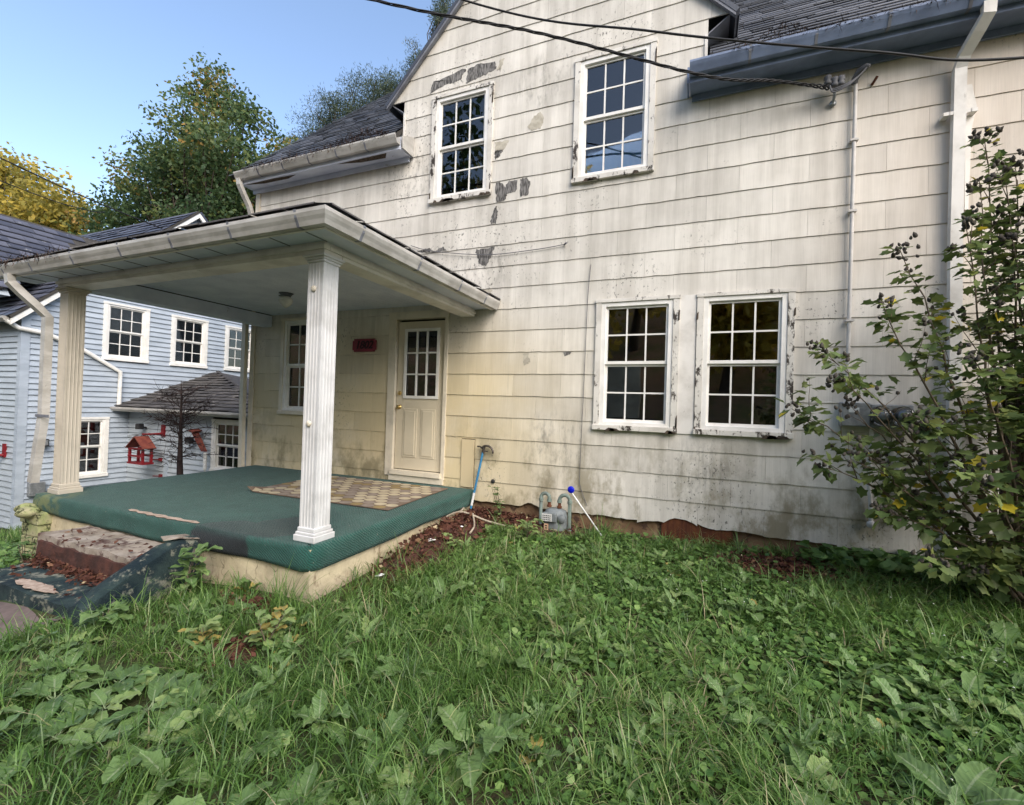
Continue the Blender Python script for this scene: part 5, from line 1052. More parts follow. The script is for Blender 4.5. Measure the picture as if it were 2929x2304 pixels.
tree('pine_tree', 'loose pine tree behind the left roof slope', (-15.6, 11, -1.2), [((-16.4, 11, 13.4), (1.9, 1.6, 1.9), 1.4), ((-14.6, 11, 14.2), (1.4, 1.4, 1.4), 1), ((-13.2, 11.2, 15.0), (1.2, 1.2, 1.2), .7), ((-17.8, 11, 12.5), (1.0, 1, 1.2), .6)], 260, 170, .15, 'pine_leaf', .25, 12, csize=.30, needles=True, trunkfork=.7)
tree('pine_tree', 'tall thin pine showing its tips beside the gable edge', (-11.0, 11.5, -1.2), [((-11.9, 11.5, 15.8), (.55, .6, 1.5), 1.0), ((-10.6, 11.5, 17.6), (.45, .6, 1.9), 1.0)], 90, 110, .15, 'pine_leaf', .2, 13, csize=.20, needles=True, trunkfork=.75)
tree('dense_tree', 'dark green tree low behind the roof ridge of the blue house', (-27.5, 10, -1.5), [((-27.5, 10, 6.8), (4.5, 3, 3.2), 2), ((-22, 11, 6), (4, 3, 3), 1.4)], 90, 90, .34, 'maple_leaf', .3, 15, csize=.8)
# the wooded slope across the road, seen in the window panes
hill = [(-12.2, -15.4, 20, 'maple_leaf'), (1.1, -19, 7, 'hill_leaf'), (-7, -20, 12, 'hill_leaf'), (-4.2, -25, 10, 'hill_leaf'), (1.6, -33, 9, 'hill_leaf'), (9.5, -27, 12, 'hill_leaf'), (-20, -22, 15, 'maple_leaf'), (13, -21, 12, 'maple_leaf'), (-9.5, -30, 14, 'hill_leaf'), (20, -26, 14, 'hill_leaf')]
for i, (x, y, h, mt) in enumerate(hill):
    g0 = gzs(x, y); tree('hillside_tree', ('leafy tree' if mt == 'maple_leaf' else 'yellow tree') + ' on the slope across the road', (x, y, g0), [((x, y, g0 + h * .65), (2.6, 2.6, h * .32), 1), ((x + .8, y, g0 + h * .45), (2.8, 2.4, h * .18), .6)], 40, 60, .5, mt, .28, 40 + i, group='trees on the slope across the road', csize=.8)
m = MB(); m.box(-8.5, -2.4, -14.9, -14.5, -.9, 3.3); o = m.build('retaining_wall', 'pale_block'); tag(o, 'pale block retaining wall across the road', 'wall')

car = empty('parked_car', (-2.6, -10.2, gzs(-2.6, -10.2) + .02)); tag(car, 'dark blue car parked on the road facing the house', 'car')
MATS['car_paint'] = plain('dark_car_paint', (.012, .018, .035), rough=.2, spec=.6); MATS['tyre'] = plain('tyre_rubber', (.02, .02, .02), rough=.9)
cz = gzs(-2.6, -10.2) + .02; side = [(-2.25, .35), (-2.3, .62), (-2.2, .82), (-1.3, .95), (-.75, 1.42), (-.3, 1.52), (.9, 1.52), (1.6, 1.40), (2.05, 1.0), (2.2, .85), (2.25, .4)]
m = MB(); nS = len(side); ys = [(-.86, 0), (-.78, .03), (.78, .03), (.86, 0)]
m.add([(-2.6 + a, -10.2 + y_ * (1 if b < .9 else .84), cz + b) for y_, q in ys for a, b in side], [(j * nS + i, j * nS + i + 1, (j + 1) * nS + i + 1, (j + 1) * nS + i) for j in range(3) for i in range(nS - 1)] + [tuple(range(nS)), tuple(range(3 * nS, 4 * nS)), tuple(j * nS for j in range(4)), tuple(j * nS + nS - 1 for j in range(4))]); body = m.build('body', 'car_paint', car, bevel=.03)
for y_, n_ in ((-10.2 + .735, 1), (-10.2 - .735, -1)):
    for P in ([(-1.15, .98), (-.68, 1.38), (-.05, 1.44), (-.05, .98)], [(.02, .98), (.02, 1.44), (.85, 1.44), (.85, .98)], [(.92, .98), (.92, 1.44), (1.45, 1.36), (1.85, .98)]): MB().poly([(-2.6 + a, y_, cz + b) for a, b in P], (0, n_, 0), .012).build('side_window', 'glass', car)
    for a in (-1.4, 1.4):
        m = MB(); m.lathe([(.20, -.1), (.32, -.1), (.34, -.05), (.34, .05), (.32, .1), (.20, .1)], (-2.6 + a, -10.2 + n_ * .78, cz + .34), 'y', 20); wh = m.build('wheel', 'tyre', car); m = MB(); m.lathe([(.001, -.11), (.19, -.105), (.2, 0), (.19, .105), (.001, .11)], (-2.6 + a, -10.2 + n_ * .78, cz + .34), 'y', 16); m.build('rim', 'steel', wh)
for y_ in (-.6, .6): m = MB(); m.box(-4.88, -4.83, -10.2 + y_ - .14, -10.2 + y_ + .14, cz + .62, cz + .76); m.build('headlight', 'lamp_glass', car)
# ------------------------------------------------------------------ shrub beside the meter
def shrub():
    rs = np.random.default_rng(21); rd = random.Random(21); bx_, by_ = 2.22, -.62; g0 = gzs(bx_, by_); root = empty('flowering_shrub', (bx_, by_, g0)); tag(root, 'tall leggy shrub with dark seed pods and a few yellow leaves by the downspout', 'shrub')
    tips = [(.66, -1.1, 1.40), (.84, -1.0, 1.87), (.90, -1.3, 1.62), (1.33, -1.0, 2.60), (1.18, -1.1, 2.20), (1.84, -.9, 3.42), (1.95, -.9, 3.1), (1.65, -1.1, 2.75), (1.02, -1.3, 1.05), (.86, -1.2, .98), (1.22, -1.2, .70), (1.45, -1.2, .42), (1.75, -1.1, .35), (2.1, -1.2, 2.5), (2.3, -1.0, 2.95), (1.9, -1.4, 2.05), (1.55, -1.5, 1.75), (1.35, -1.4, 1.30), (1.6, -1.5, 1.0), (2.0, -1.6, 1.4), (2.2, -1.5, .8), (2.4, -1.3, 1.8), (2.7, -1.0, 2.4), (2.75, -.9, 3.2), (2.9, -1.1, 1.4), (2.6, -1.4, .6), (2.95, -.8, 2.0), (1.05, -.9, 1.45), (2.05, -.8, 3.25), (2.45, -.9, 3.5), (3.1, -.9, 2.8), (2.1, -.8, 2.9), (2.6, -.8, 3.55), (2.35, -.95, 3.2), (1.78, -.95, 3.05), (2.2, -1.1, 2.75), (2.5, -1.0, 2.6), (1.95, -1.0, 2.6)]
    st_ = MB(); LP = []; LD = []; LT = []; LS = []; pods = []
    for (x, y, z) in tips:
        tip = Vector((x, y, z)); b = Vector((bx_ + rd.uniform(-.12, .12), by_ + rd.uniform(-.12, .12), g0)); mid = b.lerp(tip, .5) + Vector((rd.uniform(.0, .18), rd.uniform(-.08, .08), .10 + .16 * (tip - b).length * .5 * (z < 2)))
        P = []
        for k in range(15): t = k / 14; P.append(b * (1 - t) ** 2 + mid * 2 * t * (1 - t) + tip * t * t + Vector((rd.gauss(0, .008), rd.gauss(0, .008), rd.gauss(0, .008))))
        st_.tube(P, [.016 - .0135 * k / 14 for k in range(15)], 6, cap=False)
        d = (P[-1] - P[-3]).normalized()
        def twig(p, d0, L, r0):
            Q = [p]; dd = d0
            for k in range(5): dd = (dd + Vector((rd.gauss(0, .12), rd.gauss(0, .12), .05 + rd.gauss(0, .1)))).normalized(); Q.append(Q[-1] + dd * L / 5)
            st_.tube(Q, [r0, r0 * .85, r0 * .7, r0 * .55, r0 * .4, r0 * .25], 4, cap=False); return Q
        allq = [(P[k], (P[k] - P[k - 1]).normalized()) for k in range(5, 15)]
        for k in range(5, 14):
            if rd.random() < .85:
                ax = (P[k] - P[k - 1]).normalized(); e_ = (ax * .9 + Vector((rd.gauss(0, .6), rd.gauss(0, .6), rd.uniform(-.1, .7)))).normalized(); Q = twig(P[k], e_, rd.uniform(.12, .38), .004); allq += [(Q[j], (Q[j] - Q[j - 1]).normalized()) for j in range(1, 6)]
                if Q[-1].z > .9 or rd.random() < .4: pods.append(Q[-1])
        for k in range(6): pods.append(P[-1] + Vector((rd.gauss(0, .03), rd.gauss(0, .03), rd.gauss(0, .03))))
        for p, ax in allq:
            for _ in range(rd.choice((3, 4, 5, 6))):
                o_ = Vector((rd.gauss(0, 1), rd.gauss(0, 1), rd.gauss(-.15, .7))); o_ = (o_ - ax * o_.dot(ax) * .6).normalized(); L = rd.uniform(.005, .06)
                pp_ = p + o_ * L; t_ = 5.18 / (pp_.y + 5.18); X_, Z_ = pp_.x * t_, 1.352 + (pp_.z - 1.352) * t_
                if 1.12 < X_ < 1.72 and 1.20 < Z_ < 1.58 and rd.random() < .93: continue
                if pp_.z < 1.25 and rd.random() < .55: continue
                LP.append(pp_); LD.append(o_ + ax * .4 + Vector((0, 0, -.3))); hf = min(1., max(0., (z - 1.2) / 2.4)); LS.append(rd.uniform(.055, .12) * (1 - .30 * hf)); LT.append(min(.87, max(0, rd.gauss(.42, .2))) if rd.random() > .035 else rd.uniform(.93, 1))
    st_.build('stems', 'twig', root)
    # lobed leaf outline, two halves folded along the midrib
    out = np.array([(0, 0), (.22, .30), (.42, .28), (.33, .52), (.36, .72), (.16, .78), (0, 1.0)]); Pn = np.array([tuple(p) for p in LP]); Dn = np.array([tuple(p) for p in LD]); n = len(Pn)
    A = Dn / np.linalg.norm(Dn, axis=1, keepdims=True); B = np.cross(A, np.array([0, 0, 1.]) + rs.normal(size=(n, 3)) * .35); B /= np.linalg.norm(B, axis=1, keepdims=True); C = np.cross(B, A); s_ = np.array(LS)[:, None]
    vs = []; 
    for u, v in out: vs.append(Pn + (A * v + B * u + C * (-.10 * v * v + .22 * abs(u))) * s_)
    for u, v in out[1:-1]: vs.append(Pn + (A * v - B * u + C * (-.10 * v * v + .22 * abs(u))) * s_)
    k = len(vs); V = np.stack(vs, 1).reshape(-1, 3); base_ = np.arange(n)[:, None] * k
    tri = [(0, 1, 3), (1, 2, 3), (0, 3, 5), (3, 4, 5), (0, 5, 6), (0, 9, 7), (7, 9, 8), (0, 11, 9), (9, 11, 10), (0, 6, 11)]
    F = np.concatenate([base_ + np.array(t)[None] for t in tri]); o = big_mesh('leaves', V, F, 'shrub_leaf', root, np.repeat(LT, k)); o['kind'] = 'stuff'
    m = MB()
    for p in pods:
        for _ in range(rd.choice((1, 2, 3, 4))):
            c = p + Vector((rd.gauss(0, .022), rd.gauss(0, .022), rd.gauss(.008, .022))); d = Vector((rd.gauss(0, .6), rd.gauss(0, .6), 1)).normalized(); r = rd.uniform(.010, .016); m.tube([c - d * r * 1.2, c - d * r * .5, c + d * r * .6, c + d * r * 1.7], [r * .5, r, r * .85, r * .1], 6, cap=True)
    o = m.build('seed_pods', 'pod', root, recalc=False); o['kind'] = 'stuff'
shrub()
m = MB(); m.box(2.30, 2.42, -.25, -.13, -.25, 1.75); pw = m.build('old_post', 'post_wood', bevel=.01); tag(pw, 'dark weathered wooden post standing inside the shrub', 'post')

# ------------------------------------------------------------------ lawn
def blocked(x, y):
    b = (y > -.03) & (x > -6.8) | ((x > -6.7) & (x < -2.60) & (y > -2.68)) | ((x > -5.6) & (x < -3.80) & (y > -3.44)) | ((x < -4.10) & (y < -3.40) & (y > -4.95)) | ((x < -3.95) & (y > -3.45) & (y < -2.6) & (x > -5.6))
    return b
def bare(x, y):      # share of bare soil, 0..1
    d1 = np.exp(-(((x + 2.42) / .22) ** 2 + ((y + 1.0) / 1.1) ** 2)); d2 = np.exp(-(((x + 2.2) / .7) ** 2 + ((y + .12) / .28) ** 2)); d3 = np.exp(-(((x - 1.0) / .75) ** 2 + ((y + .35) / .22) ** 2)); d4 = np.exp(-(((x + 2.57) / .16) ** 2 + ((y + 3.26) / .15) ** 2)); d5 = np.exp(-(((x + 3.0) / .35) ** 2 + ((y + 2.8) / .12) ** 2)); d6 = np.exp(-(((x - .6) / .45) ** 2 + ((y + .55) / .22) ** 2))
    return np.clip(d1 + d2 + d3 + d4 + d5 + d6 * .8, 0, 1)
def vnoise(x, y, s, seed=0): return np.sin(x * s * 1.3 + seed) * np.cos(y * s * 1.1 + seed * 1.7) * .5 + np.sin((x + y) * s * .7 + seed * 2.3) * .5
def scatter(n, x0, x1, y0, y1, dens):
    x = rng.uniform(x0, x1, n); y = rng.uniform(y0, y1, n); k = (rng.uniform(0, 1, n) < dens(x, y)) & ~blocked(x, y); return x[k], y[k]
def blades(name, x, y, L, W, lean, label, mat='grass', tint=None, segs=4, clump=0.):
    n = len(x); az = rng.uniform(0, 6.283, n)
    if clump:      # blades gather in tufts and arch outwards from the tuft centre
        k = max(1, n // 55); c = rng.integers(0, n, k); ci = rng.integers(0, k, n); r = np.abs(rng.normal(0, .045, n)); a = rng.uniform(0, 6.283, n); use = rng.uniform(0, 1, n) < clump
        nx_, ny_ = x[c[ci]] + r * np.cos(a), y[c[ci]] + r * np.sin(a); use &= ~blocked(nx_, ny_); x = np.where(use, nx_, x); y = np.where(use, ny_, y); cb = rng.uniform(0, 6.283, k)[ci]
        az = np.where(use, np.where(rng.uniform(0, 1, n) < .6, cb + rng.normal(0, .55, n), a), az); L = L * np.where(use, rng.uniform(.75, 1.45, k)[ci], 1)
        ct = rng.normal(0, .13, k)[ci] * use
    else: ct = 0
    z = gz(x, y) - .005; dx, dy = np.cos(az), np.sin(az); sx, sy = -dy, dx
    tw = rng.normal(0, .5, n); sx, sy = sx * np.cos(tw) + dx * np.sin(tw), sy * np.cos(tw) + dy * np.sin(tw); rows = []
    th0 = np.abs(rng.normal(.28, .25, n)); bend = lean * rng.uniform(.4, 1.6, n); px, py, pz = x.copy(), y.copy(), z.copy(); ang = th0
    for k in range(segs + 1):
        t = k / segs; w = W * (1 - t ** 1.8) * .5 + .0002
        rows.append(np.stack([px - sx * w, py - sy * w, pz], -1))
        if k < segs: rows.append(np.stack([px + sx * w, py + sy * w, pz], -1))
        st = L / segs; px = px + dx * np.sin(ang) * st; py = py + dy * np.sin(ang) * st; pz = pz + np.cos(ang) * st; ang = np.minimum(ang + bend / segs, 2.5)
    k = len(rows); V = np.stack(rows, 1).reshape(-1, 3); b = np.arange(n)[:, None] * k; F = []
    for i in range(segs - 1): F += [b + np.array([[2 * i, 2 * i + 1, 2 * i + 3]]), b + np.array([[2 * i, 2 * i + 3, 2 * i + 2]])]
    F.append(b + np.array([[2 * segs - 2, 2 * segs - 1, 2 * segs]])); F = np.concatenate(F); T = np.repeat(tint if tint is not None else np.clip(rng.normal(.52, .22, n) + ct + .14 * vnoise(x, y, 1.7, 5) + (rng.uniform(0, 1, n) < .02) * .5, 0, 1), k)
    o = big_mesh(name, V, F, mat, None, T); tag(o, label, 'grass', kind='stuff'); return o
DOCKC = [(-2.6, -3.85, .55), (-.4, -3.85, .4), (1.35, -1.9, .35), (.85, -2.3, .25), (-2.35, -3.5, .2)]
def dk(x, y): return np.clip(sum(np.exp(-((x - a) ** 2 + (y - b) ** 2) / r ** 2) for a, b, r in DOCKC), 0, 1)
def near(x, y): d = np.hypot(x, y + 5.18); return np.clip(1.25 - d * .11, .22, 1)
x, y = scatter(270000, -5.5, 3.6, -5.6, 0, lambda x, y: near(x, y) * (1 - .93 * bare(x, y)) * (1 - .85 * ((x > -1.9) & (x < -1.1) & (y > -.5))) * (1 - .6 * dk(x, y)) * np.clip(.8 + .4 * vnoise(x, y, 1.4), .25, 1))
n = len(x); pat = np.clip(.75 + .4 * vnoise(x, y, 1.1, 3), .4, 1.2) * (1 - .4 * dk(x, y)) * np.clip(.45 - y * .7, .45, 1)
blades('lawn_grass', x, y, rng.uniform(.10, .30, n) * pat, rng.uniform(.003, .0075, n), 1.75, 'long green unmown lawn grass in front of the house', clump=.75)
x, y = scatter(8500, -5.5, 3.4, -5.4, 0, lambda x, y: .5 * (1 - bare(x, y)) * (vnoise(x, y, 1.5, 8) > .15)); n = len(x)
blades('tall_grass', x, y, rng.uniform(.2, .36, n), rng.uniform(.004, .008, n), 1.5, 'taller arching grass tufts scattered through the lawn', segs=5, tint=np.clip(rng.normal(.74, .15, n), 0, .97))
xx = np.concatenate([rng.normal(-2.72, .07, 90), rng.normal(-2.35, .05, 30), rng.normal(-.95, .12, 60)]); yy = np.concatenate([rng.normal(-2.78, .05, 90), rng.normal(-2.0, .2, 30), rng.normal(-.4, .1, 60)])
blades('corner_grass', xx, yy, rng.uniform(.2, .42, len(xx)), rng.uniform(.004, .007, len(xx)), .6, 'tall grass tuft growing at the porch base corner', segs=5)
# left side slope and far lawn
x, y = scatter(26000, -12, -6.6, -4, 1, lambda x, y: np.full_like(x, .6)); n = len(x); blades('side_grass', x, y, rng.uniform(.08, .2, n), rng.uniform(.006, .011, n), .9, 'rough grass on the slope between the porch and the blue house')
# ground cover: small round leaves
def cover(name, n, x0, x1, y0, y1, dens, size, label, mat='clover', hmax=.07):
    x, y = scatter(n, x0, x1, y0, y1, dens); n = len(x); P = np.stack([x, y, gz(x, y) + rng.uniform(.01, hmax, n)], -1); q = 6; s = size * rng.uniform(.6, 1.4, n); N = rng.normal(0, .38, (n, 3)) + np.array([0, 0, 1.]); N /= np.linalg.norm(N, axis=1, keepdims=True); A = np.cross(N, rng.normal(size=(n, 3))); A /= np.linalg.norm(A, axis=1, keepdims=True); B = np.cross(N, A)
    vs = [P - N * (s * .15)[:, None]]
    for k in range(q): a = 2 * math.pi * k / q; rr = (s * (1 if k else .6))[:, None]; vs.append(P + (A * math.cos(a) + B * math.sin(a) * .85) * rr)
    V = np.stack(vs, 1).reshape(-1, 3); b = np.arange(n)[:, None] * (q + 1); F = np.concatenate([b + np.array([[0, 1 + k, 1 + (k + 1) % q]]) for k in range(q)]); T = np.repeat(np.clip(rng.normal(.5, .22, n), 0, 1), q + 1)
    o = big_mesh(name, V, F, mat, None, T); tag(o, label, 'ground cover', kind='stuff'); return o
cover('clover_patch', 42000, -2.3, 3.4, -5.2, -.1, lambda x, y: (1 - .9 * bare(x, y)) * ~((x > -1.9) & (x < -1.1) & (y > -.5)) * np.clip(vnoise(x, y, 1.0, 4) + .5 + .35 * (x > .2), .05, 1), .016, 'low clover and creeping weeds among the grass')
cover('creeping_weed', 11000, -1.9, 3.2, -2.6, -.05, lambda x, y: (1 - .8 * bare(x, y)) * .8 * ~((x > -2) & (x < -1) & (y > -.55)), .024, 'broad creeping weeds in front of the siding', hmax=.09)
cover('ivy_patch', 700, .9, 2.3, -.5, -.03, lambda x, y: np.full_like(x, .9), .045, 'dark ivy-like leaves under the siding near the downspout', hmax=.18)
cover('side_weeds', 5000, -9, -6.6, -3.4, 0, lambda x, y: np.full_like(x, .8), .035, 'leafy weeds beside the mossy porch pier', hmax=.14)
cover('step_weeds', 900, -5.7, -3.9, -3.62, -3.4, lambda x, y: np.full_like(x, .7), .022, 'small weeds along the foot of the steps', hmax=.06)
x, y = scatter(900, -.2, 3.0, -4.2, -1.2, lambda x, y: .25 * (vnoise(x, y, 1.6, 9) > .1)); m = MB()
for a, b in zip(x, y):
    z = gzs(a, b) + random.uniform(.10, .24); r = .006; m.add([(a + r, b, z), (a, b + r, z + .002), (a - r, b, z), (a, b - r, z + .003), (a, b, z + .006)], [(0, 1, 4), (1, 2, 4), (2, 3, 4), (3, 0, 4)])
tag(m.build('white_flowers', 'flower', recalc=False), 'tiny white flowers dotted through the weeds on the right', 'flowers', kind='stuff')
V, F = leaves(STEPP, rng.normal(size=(len(STEPP), 3)) * np.array([1, 1, .3]), .04, rng, .6, .5); tag(big_mesh('step_litter', V, F, 'litter_leaf', None, np.repeat(np.clip(rng.normal(.35, .25, len(STEPP)), 0, 1), 4)), 'dry leaves gathered on the porch steps', 'leaf litter', kind='stuff')
MOUNDS = [(-2.42, -1.0, .34, 1.35, .15), (-1.95, -.15, .9, .34, .06), (.75, -.45, .75, .36, .04), (1.5, -.3, .8, .28, .03), (-2.57, -3.26, .16, .14, .05)]
def mh(x, y):
    x = np.asarray(x, float); y = np.asarray(y, float); o = np.zeros_like(x)
    for a, b, rx, ry, h in MOUNDS: r2_ = np.clip(((x - a) / rx) ** 2 + ((y - b) / ry) ** 2, 0, 1); o = np.maximum(o, h * (1 - r2_) ** 1.2)
    return o
# dead leaves and crumbs of soil on the bare patches
x, y = scatter(90000, -3.4, 2.4, -3.6, -.02, lambda x, y: bare(x, y) ** 1.5 * .6); n = len(x); P = np.stack([x, y, gz(x, y) + mh(x, y) * rng.uniform(.85, 1.25, n) + rng.uniform(.0, .035, n)], -1); V, F = leaves(P, rng.normal(size=(n, 3)) * np.array([1, 1, .45]), .05, rng, .6, .5)
tag(big_mesh('leaf_litter', V, F, 'litter_leaf', None, np.repeat(np.clip(rng.normal(.4, .25, n), 0, 1), 4)), 'reddish brown leaf litter along the porch base and siding', 'leaf litter', kind='stuff')
def mound(name, cx_, cy_, rx, ry, h, label, rot=0.):
    m = MB(); N = 26; vs = []
    for j in range(N + 1):
        for i in range(N + 1):
            u, v = i / N * 2 - 1, j / N * 2 - 1; r2_ = min(1, u * u + v * v); x_ = cx_ + u * rx; y_ = cy_ + v * ry; hh = h * (1 - r2_) ** 1.2 * (1 + .5 * mn.noise((x_ * 6, y_ * 6, 0))) + .02 * mn.noise((x_ * 17, y_ * 17, 0)) * (1 - r2_) - .012 * r2_
            vs.append((x_, y_, gzs(x_, y_) + hh))
    m.add(vs, [(j * (N + 1) + i, j * (N + 1) + i + 1, (j + 1) * (N + 1) + i + 1, (j + 1) * (N + 1) + i) for j in range(N) for i in range(N)], 0, True); return tag(m.build(name, 'soil'), label, 'soil', kind='stuff')
mound('soil_mound', -2.42, -1.0, .34, 1.35, .15, 'bare reddish soil heaped along the porch base'); mound('soil_mound', -1.95, -.15, .9, .34, .06, 'bare soil heap under the siding by the gas meter'); mound('soil_mound', .75, -.45, .75, .36, .04, 'bare reddish soil strip under the right-hand window')
mound('soil_mound', 1.5, -.3, .8, .28, .03, 'dark soil below the meter pipes'); mound('soil_mound', -2.57, -3.26, .16, .14, .05, 'small clump of dark soil in the middle of the lawn')
for i, pts in enumerate(([(-2.75, -.75, .06), (-2.5, -.62, .10), (-2.2, -.52, .07), (-2.0, -.45, .06)], [(-2.5, -.62, .09), (-2.56, -.4, .13), (-2.75, -.3, .12)], [(-2.35, -.57, .08), (-2.22, -.78, .06), (-2.18, -.95, .05)])):
    m = MB(); m.tube(cable_path([(a, b, gzs(a, b) + float(mh(a, b)) + c * .6 + .02) for a, b, c in pts], 5), .011, 6); o = m.build('fallen_branch', 'dry_twig'); tag(o, ('long pale stick lying on the soil by the porch', 'bent pale stick leaning towards the tool handle', 'short pale stick pointing at the lawn')[i], 'stick')
for i, (a, b, s_) in enumerate(((-2.33, -1.45, .04), (-2.40, -2.12, .045), (-2.28, -.95, .02))):
    m = MB(); P = [(a + s_ * math.cos(q) * random.uniform(.6, 1.2), b + s_ * math.sin(q) * random.uniform(.6, 1.2), gzs(a, b) + float(mh(a, b)) + .035 + .02 * random.random()) for q in np.linspace(0, 5.4, 7)]; m.poly(P, (0, .2, .98), .004); o = m.build('paper_scrap', 'paper'); tag(o, ('crumpled white scrap on the soil beside the porch base', 'larger white scrap at the grass edge near the porch corner', 'tiny white scrap near the sticks')[i], 'scrap')

# broad-leaved weeds
RIB = []; ALO = []
def set_attrs(me, T):
    for nm, v in (('tint', T), ('rib', RIB), ('along', ALO)):
        at = me.attributes.new(nm, 'FLOAT', 'POINT'); at.data.foreach_set('value', v)
    RIB.clear(); ALO.clear()
def leaf_strip(m, T, p, az, L, W, th0, bend, t, wavy=.16, lob=0., n=9, yellow=False):
    d = Vector((math.cos(az), math.sin(az), 0)); s_ = Vector((-d.y, d.x, 0)); ang = th0; q = Vector(p); vs = []; st = L * .25
    base = q; q = q + (d * math.sin(ang) + Vector((0, 0, math.cos(ang)))) * st * .8; ang += bend * .2
    for k in range(n + 1):
        u = k / n; w = W * .5 * (math.sin(math.pi * min(1, u * .93 + .07)) ** .75) * (1 + (lob * (1 if k % 2 else -1))); w = max(w, .001); nrm = Vector((0, 0, 1)) * math.sin(ang) - d * math.cos(ang); ru = wavy * W * math.sin(k * 2.1 + az * 3)
        sd_ = math.sin(k * 4.7 + az * 5) * .10 * w; vs += [q - s_ * (w + sd_) + nrm * (.2 * w + ru * .7), q - nrm * .12 * w, q + s_ * (w - sd_) + nrm * (.2 * w - ru * .7)]; RIB.extend([0, 1, 0]); ALO.extend([u] * 3)
        q = q + (d * math.sin(ang) + Vector((0, 0, math.cos(ang)))) * L / n; ang += bend / n
    fs = []
    for k in range(n): a = 3 * k; fs += [(a, a + 1, a + 4, a + 3), (a + 1, a + 2, a + 5, a + 4)]
    m.add(vs, fs, 0, True); T += [t] * len(vs); c = vs[1]; w = .003
    m.add([base - s_ * w, base + s_ * w, c + s_ * w, c - s_ * w], [(0, 1, 2, 3)]); T += [min(.93, t + .25)] * 4; RIB.extend([1] * 4); ALO.extend([0] * 4)
def weed_mesh(name, nleaf, L, W, rd, lob=0., up=.9, tmean=.55, old=.012):
    m = MB(); T = []
    for k in range(nleaf):
        az = 6.283 * k / nleaf + rd.gauss(0, .35); l = L * rd.uniform(.65, 1.15); leaf_strip(m, T, (rd.gauss(0, .012), rd.gauss(0, .012), -.01), az, l, W * rd.uniform(.75, 1.15) * l / L, rd.uniform(up * .45, up * 1.1), rd.uniform(.5, 1.25), min(.93, max(.1, rd.gauss(tmean, .16))) if rd.random() > old else 1., lob=lob)
    me = bpy.data.meshes.new(name); me.from_pydata(m.v, [], m.f); me.polygons.foreach_set('use_smooth', m.sm); set_attrs(me, T); me.materials.append(MATS['weed_leaf']); me.update(); return me
rd = random.Random(5)
DOCK = [weed_mesh('dock_weed', rd.randint(6, 11), rd.uniform(.16, .23), rd.uniform(.085, .135), rd, up=rd.uniform(1.2, 1.55), tmean=rd.uniform(.4, .75), old=0.) for _ in range(9)]; DAND = [weed_mesh('dandelion', rd.randint(8, 11), .17, .045, rd, .32, .8) for _ in range(4)]; PLANT = [weed_mesh('plantain', rd.randint(5, 7), .11, .06, rd, 0., .85) for _ in range(3)]
def place(me, name, x, y, s, label, cat, group):
    o = link(name, me, Vector((x, y, gzs(x, y) + (.05 if name == 'dock_weed' else .02)))); o.rotation_euler = (rd.gauss(0, .08), rd.gauss(0, .08), rd.uniform(0, 6.28)); o.scale = (s, s, s * rd.uniform(.85, 1.15)); tag(o, label, cat, group)
docks = [(-2.95, -3.92), (-2.80, -3.72), (-2.65, -3.86), (-2.45, -3.76), (-2.28, -3.66), (-2.62, -4.05), (-2.38, -4.02), (-2.15, -3.88), (-3.15, -3.78), (-2.05, -3.60), (-3.05, -4.1), (-1.9, -4.0), (-1.55, -4.05), (-1.75, -3.72), (-.55, -3.86), (-.30, -3.80), (-.05, -3.70), (-.75, -3.98), (1.35, -1.75), (1.55, -1.95), (1.30, -2.1), (.95, -2.35), (.75, -2.15), (.15, -2.6), (-1.05, -2.75), (-1.45, -3.05), (.35, -1.55), (.62, -1.7), (-1.75, -2.2), (-1.9, -3.2), (.45, -3.0), (.95, -2.9), (-.9, -3.4), (1.75, -1.45), (-.15, -1.45), (-3.45, -3.6), (-3.65, -3.72), (.2, -3.35)]
for _ in range(64):
    a, b = rd.uniform(-3.5, 2.5), rd.uniform(-4.2, -.75)
    if not blocked(np.array([a]), np.array([b]))[0] and bare(np.array([a]), np.array([b]))[0] < .3: docks.append((a, b))
for kd, (a, b) in enumerate(docks):
    lab, grp = (('broad leaved dock weed in the dense dock patch opposite the porch steps', 'dock patch opposite the steps') if a < -1.85 else (('broad leaved dock weed in the rough ground before the shrub', 'dock weeds before the shrub') if a > .1 else ('broad leaved dock weed in the open grass in front of the paired windows', 'dock weeds in the open grass')))
    place(rd.choice(DOCK), 'dock_weed', a, b, rd.uniform(.6, 1.1) if kd < 38 else rd.uniform(.35, .75), lab, 'weed', grp)
for k in range(70):
    a, b = rd.uniform(-3.4, 2.4), rd.uniform(-4.1, -.6)
    if blocked(np.array([a]), np.array([b]))[0] or b > -1.0 and a < -1.8: continue
    place(rd.choice(DAND), 'dandelion', a, b, rd.uniform(.65, 1.05), 'dandelion rosette with toothed leaves in the lawn', 'weed', 'dandelions in the lawn')
for k in range(110):
    a, b = rd.uniform(-3.4, 2.4), rd.uniform(-4.0, -.4)
    if blocked(np.array([a]), np.array([b]))[0]: continue
    place(rd.choice(PLANT), 'plantain', a, b, rd.uniform(.6, 1.2), 'small plantain rosette with rounded leaves in the lawn', 'weed', 'plantain weeds in the lawn')
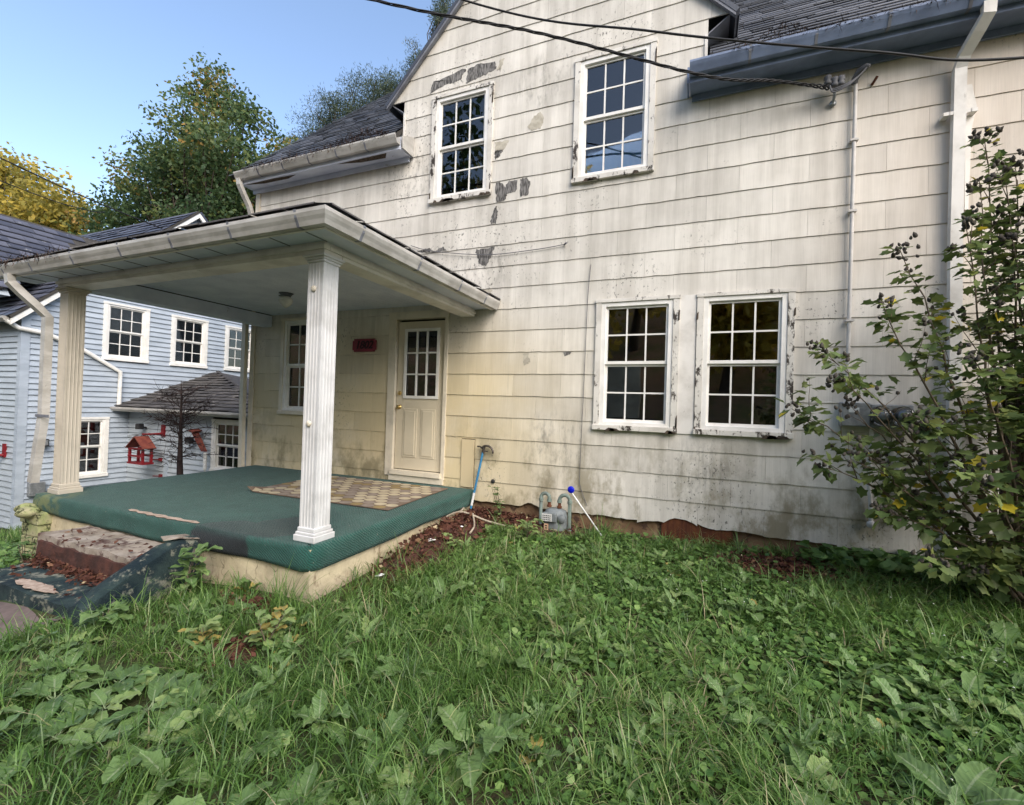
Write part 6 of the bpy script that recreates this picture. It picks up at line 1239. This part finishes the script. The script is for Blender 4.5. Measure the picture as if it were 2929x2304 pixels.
# upright leafy plants by the curb and by the wall
def stalk_plant(name, x, y, h, nst, leafL, leafW, label, spread=.2, seed=1, tm=.45, old=0.):
    rd_ = random.Random(seed); g0 = gzs(x, y); root = empty(name, (x, y, g0)); tag(root, label, 'plant'); m = MB(); L = MB(); T = []
    for k in range(nst):
        a = rd_.uniform(0, 6.28); e_ = Vector((math.cos(a), math.sin(a), 0)) * spread * rd_.uniform(.3, 1); P = [Vector((x, y, g0)) + e_ * t ** 1.5 + Vector((0, 0, h * rd_.uniform(.9, 1.05) * t)) for t in np.linspace(0, 1, 7)]; m.tube(P, [.006, .0055, .005, .0045, .004, .003, .002], 5, cap=False)
        for j in range(2, 7):
            for _ in range(2): leaf_strip(L, T, P[j], rd_.uniform(0, 6.28), leafL * rd_.uniform(.7, 1.15), leafW * rd_.uniform(.8, 1.1), rd_.uniform(.9, 1.5), rd_.uniform(.3, .9), min(.92, max(0, rd_.gauss(tm, .15))) if rd_.random() > old else 1., n=5)
    m.build('stem', 'twig', root); a = np.array(L.v); me = bpy.data.meshes.new('leaves'); me.from_pydata((a - np.array(WORLD[root])).tolist(), [], L.f); set_attrs(me, T); me.materials.append(MATS['weed_leaf']); me.polygons.foreach_set('use_smooth', L.sm); o = link('leaves', me, WORLD[root], root); o['kind'] = 'stuff'
stalk_plant('leafy_weed', -3.58, -2.92, .36, 3, .13, .075, 'tall leafy weed between the side curb and the stucco base', .18, 3); stalk_plant('leafy_weed', -3.60, -3.42, .14, 2, .13, .09, 'leafy weed leaning against the foot of the carpeted curb', .1, 4)
stalk_plant('leafy_weed', -2.15, -.22, .42, 3, .06, .045, 'small bushy weed growing up the siding beside the blue tool', .16, 5, .3); stalk_plant('leafy_weed', -1.62, -.75, .26, 2, .13, .06, 'pale green weed with reddish base in front of the gas meter', .08, 6, .8)
stalk_plant('leafy_weed', -2.42, -3.15, .20, 3, .09, .055, 'yellowing weed on the clump of bare soil', .12, 8, .9, .4); stalk_plant('leafy_weed', -2.75, -3.3, .14, 2, .10, .055, 'yellowing low weed beside the clump of bare soil', .1, 9, .9, .5)
stalk_plant('leafy_weed', 2.0, -.55, .3, 4, .12, .09, 'dark leafy weed under the downspout outlet', .25, 10, .2); stalk_plant('leafy_weed', -6.1, -2.85, .32, 5, .07, .05, 'dark small-leaved weed at the mossy porch corner', .2, 11, .2); stalk_plant('leafy_weed', -2.2, -1.3, .16, 3, .06, .04, 'yellow green sprout at the edge of the soil heap', .1, 12, .85)
stalk_plant('leafy_weed', 2.75, -.9, .35, 5, .14, .10, 'large leafy weed at the foot of the shrub', .35, 14, .35)
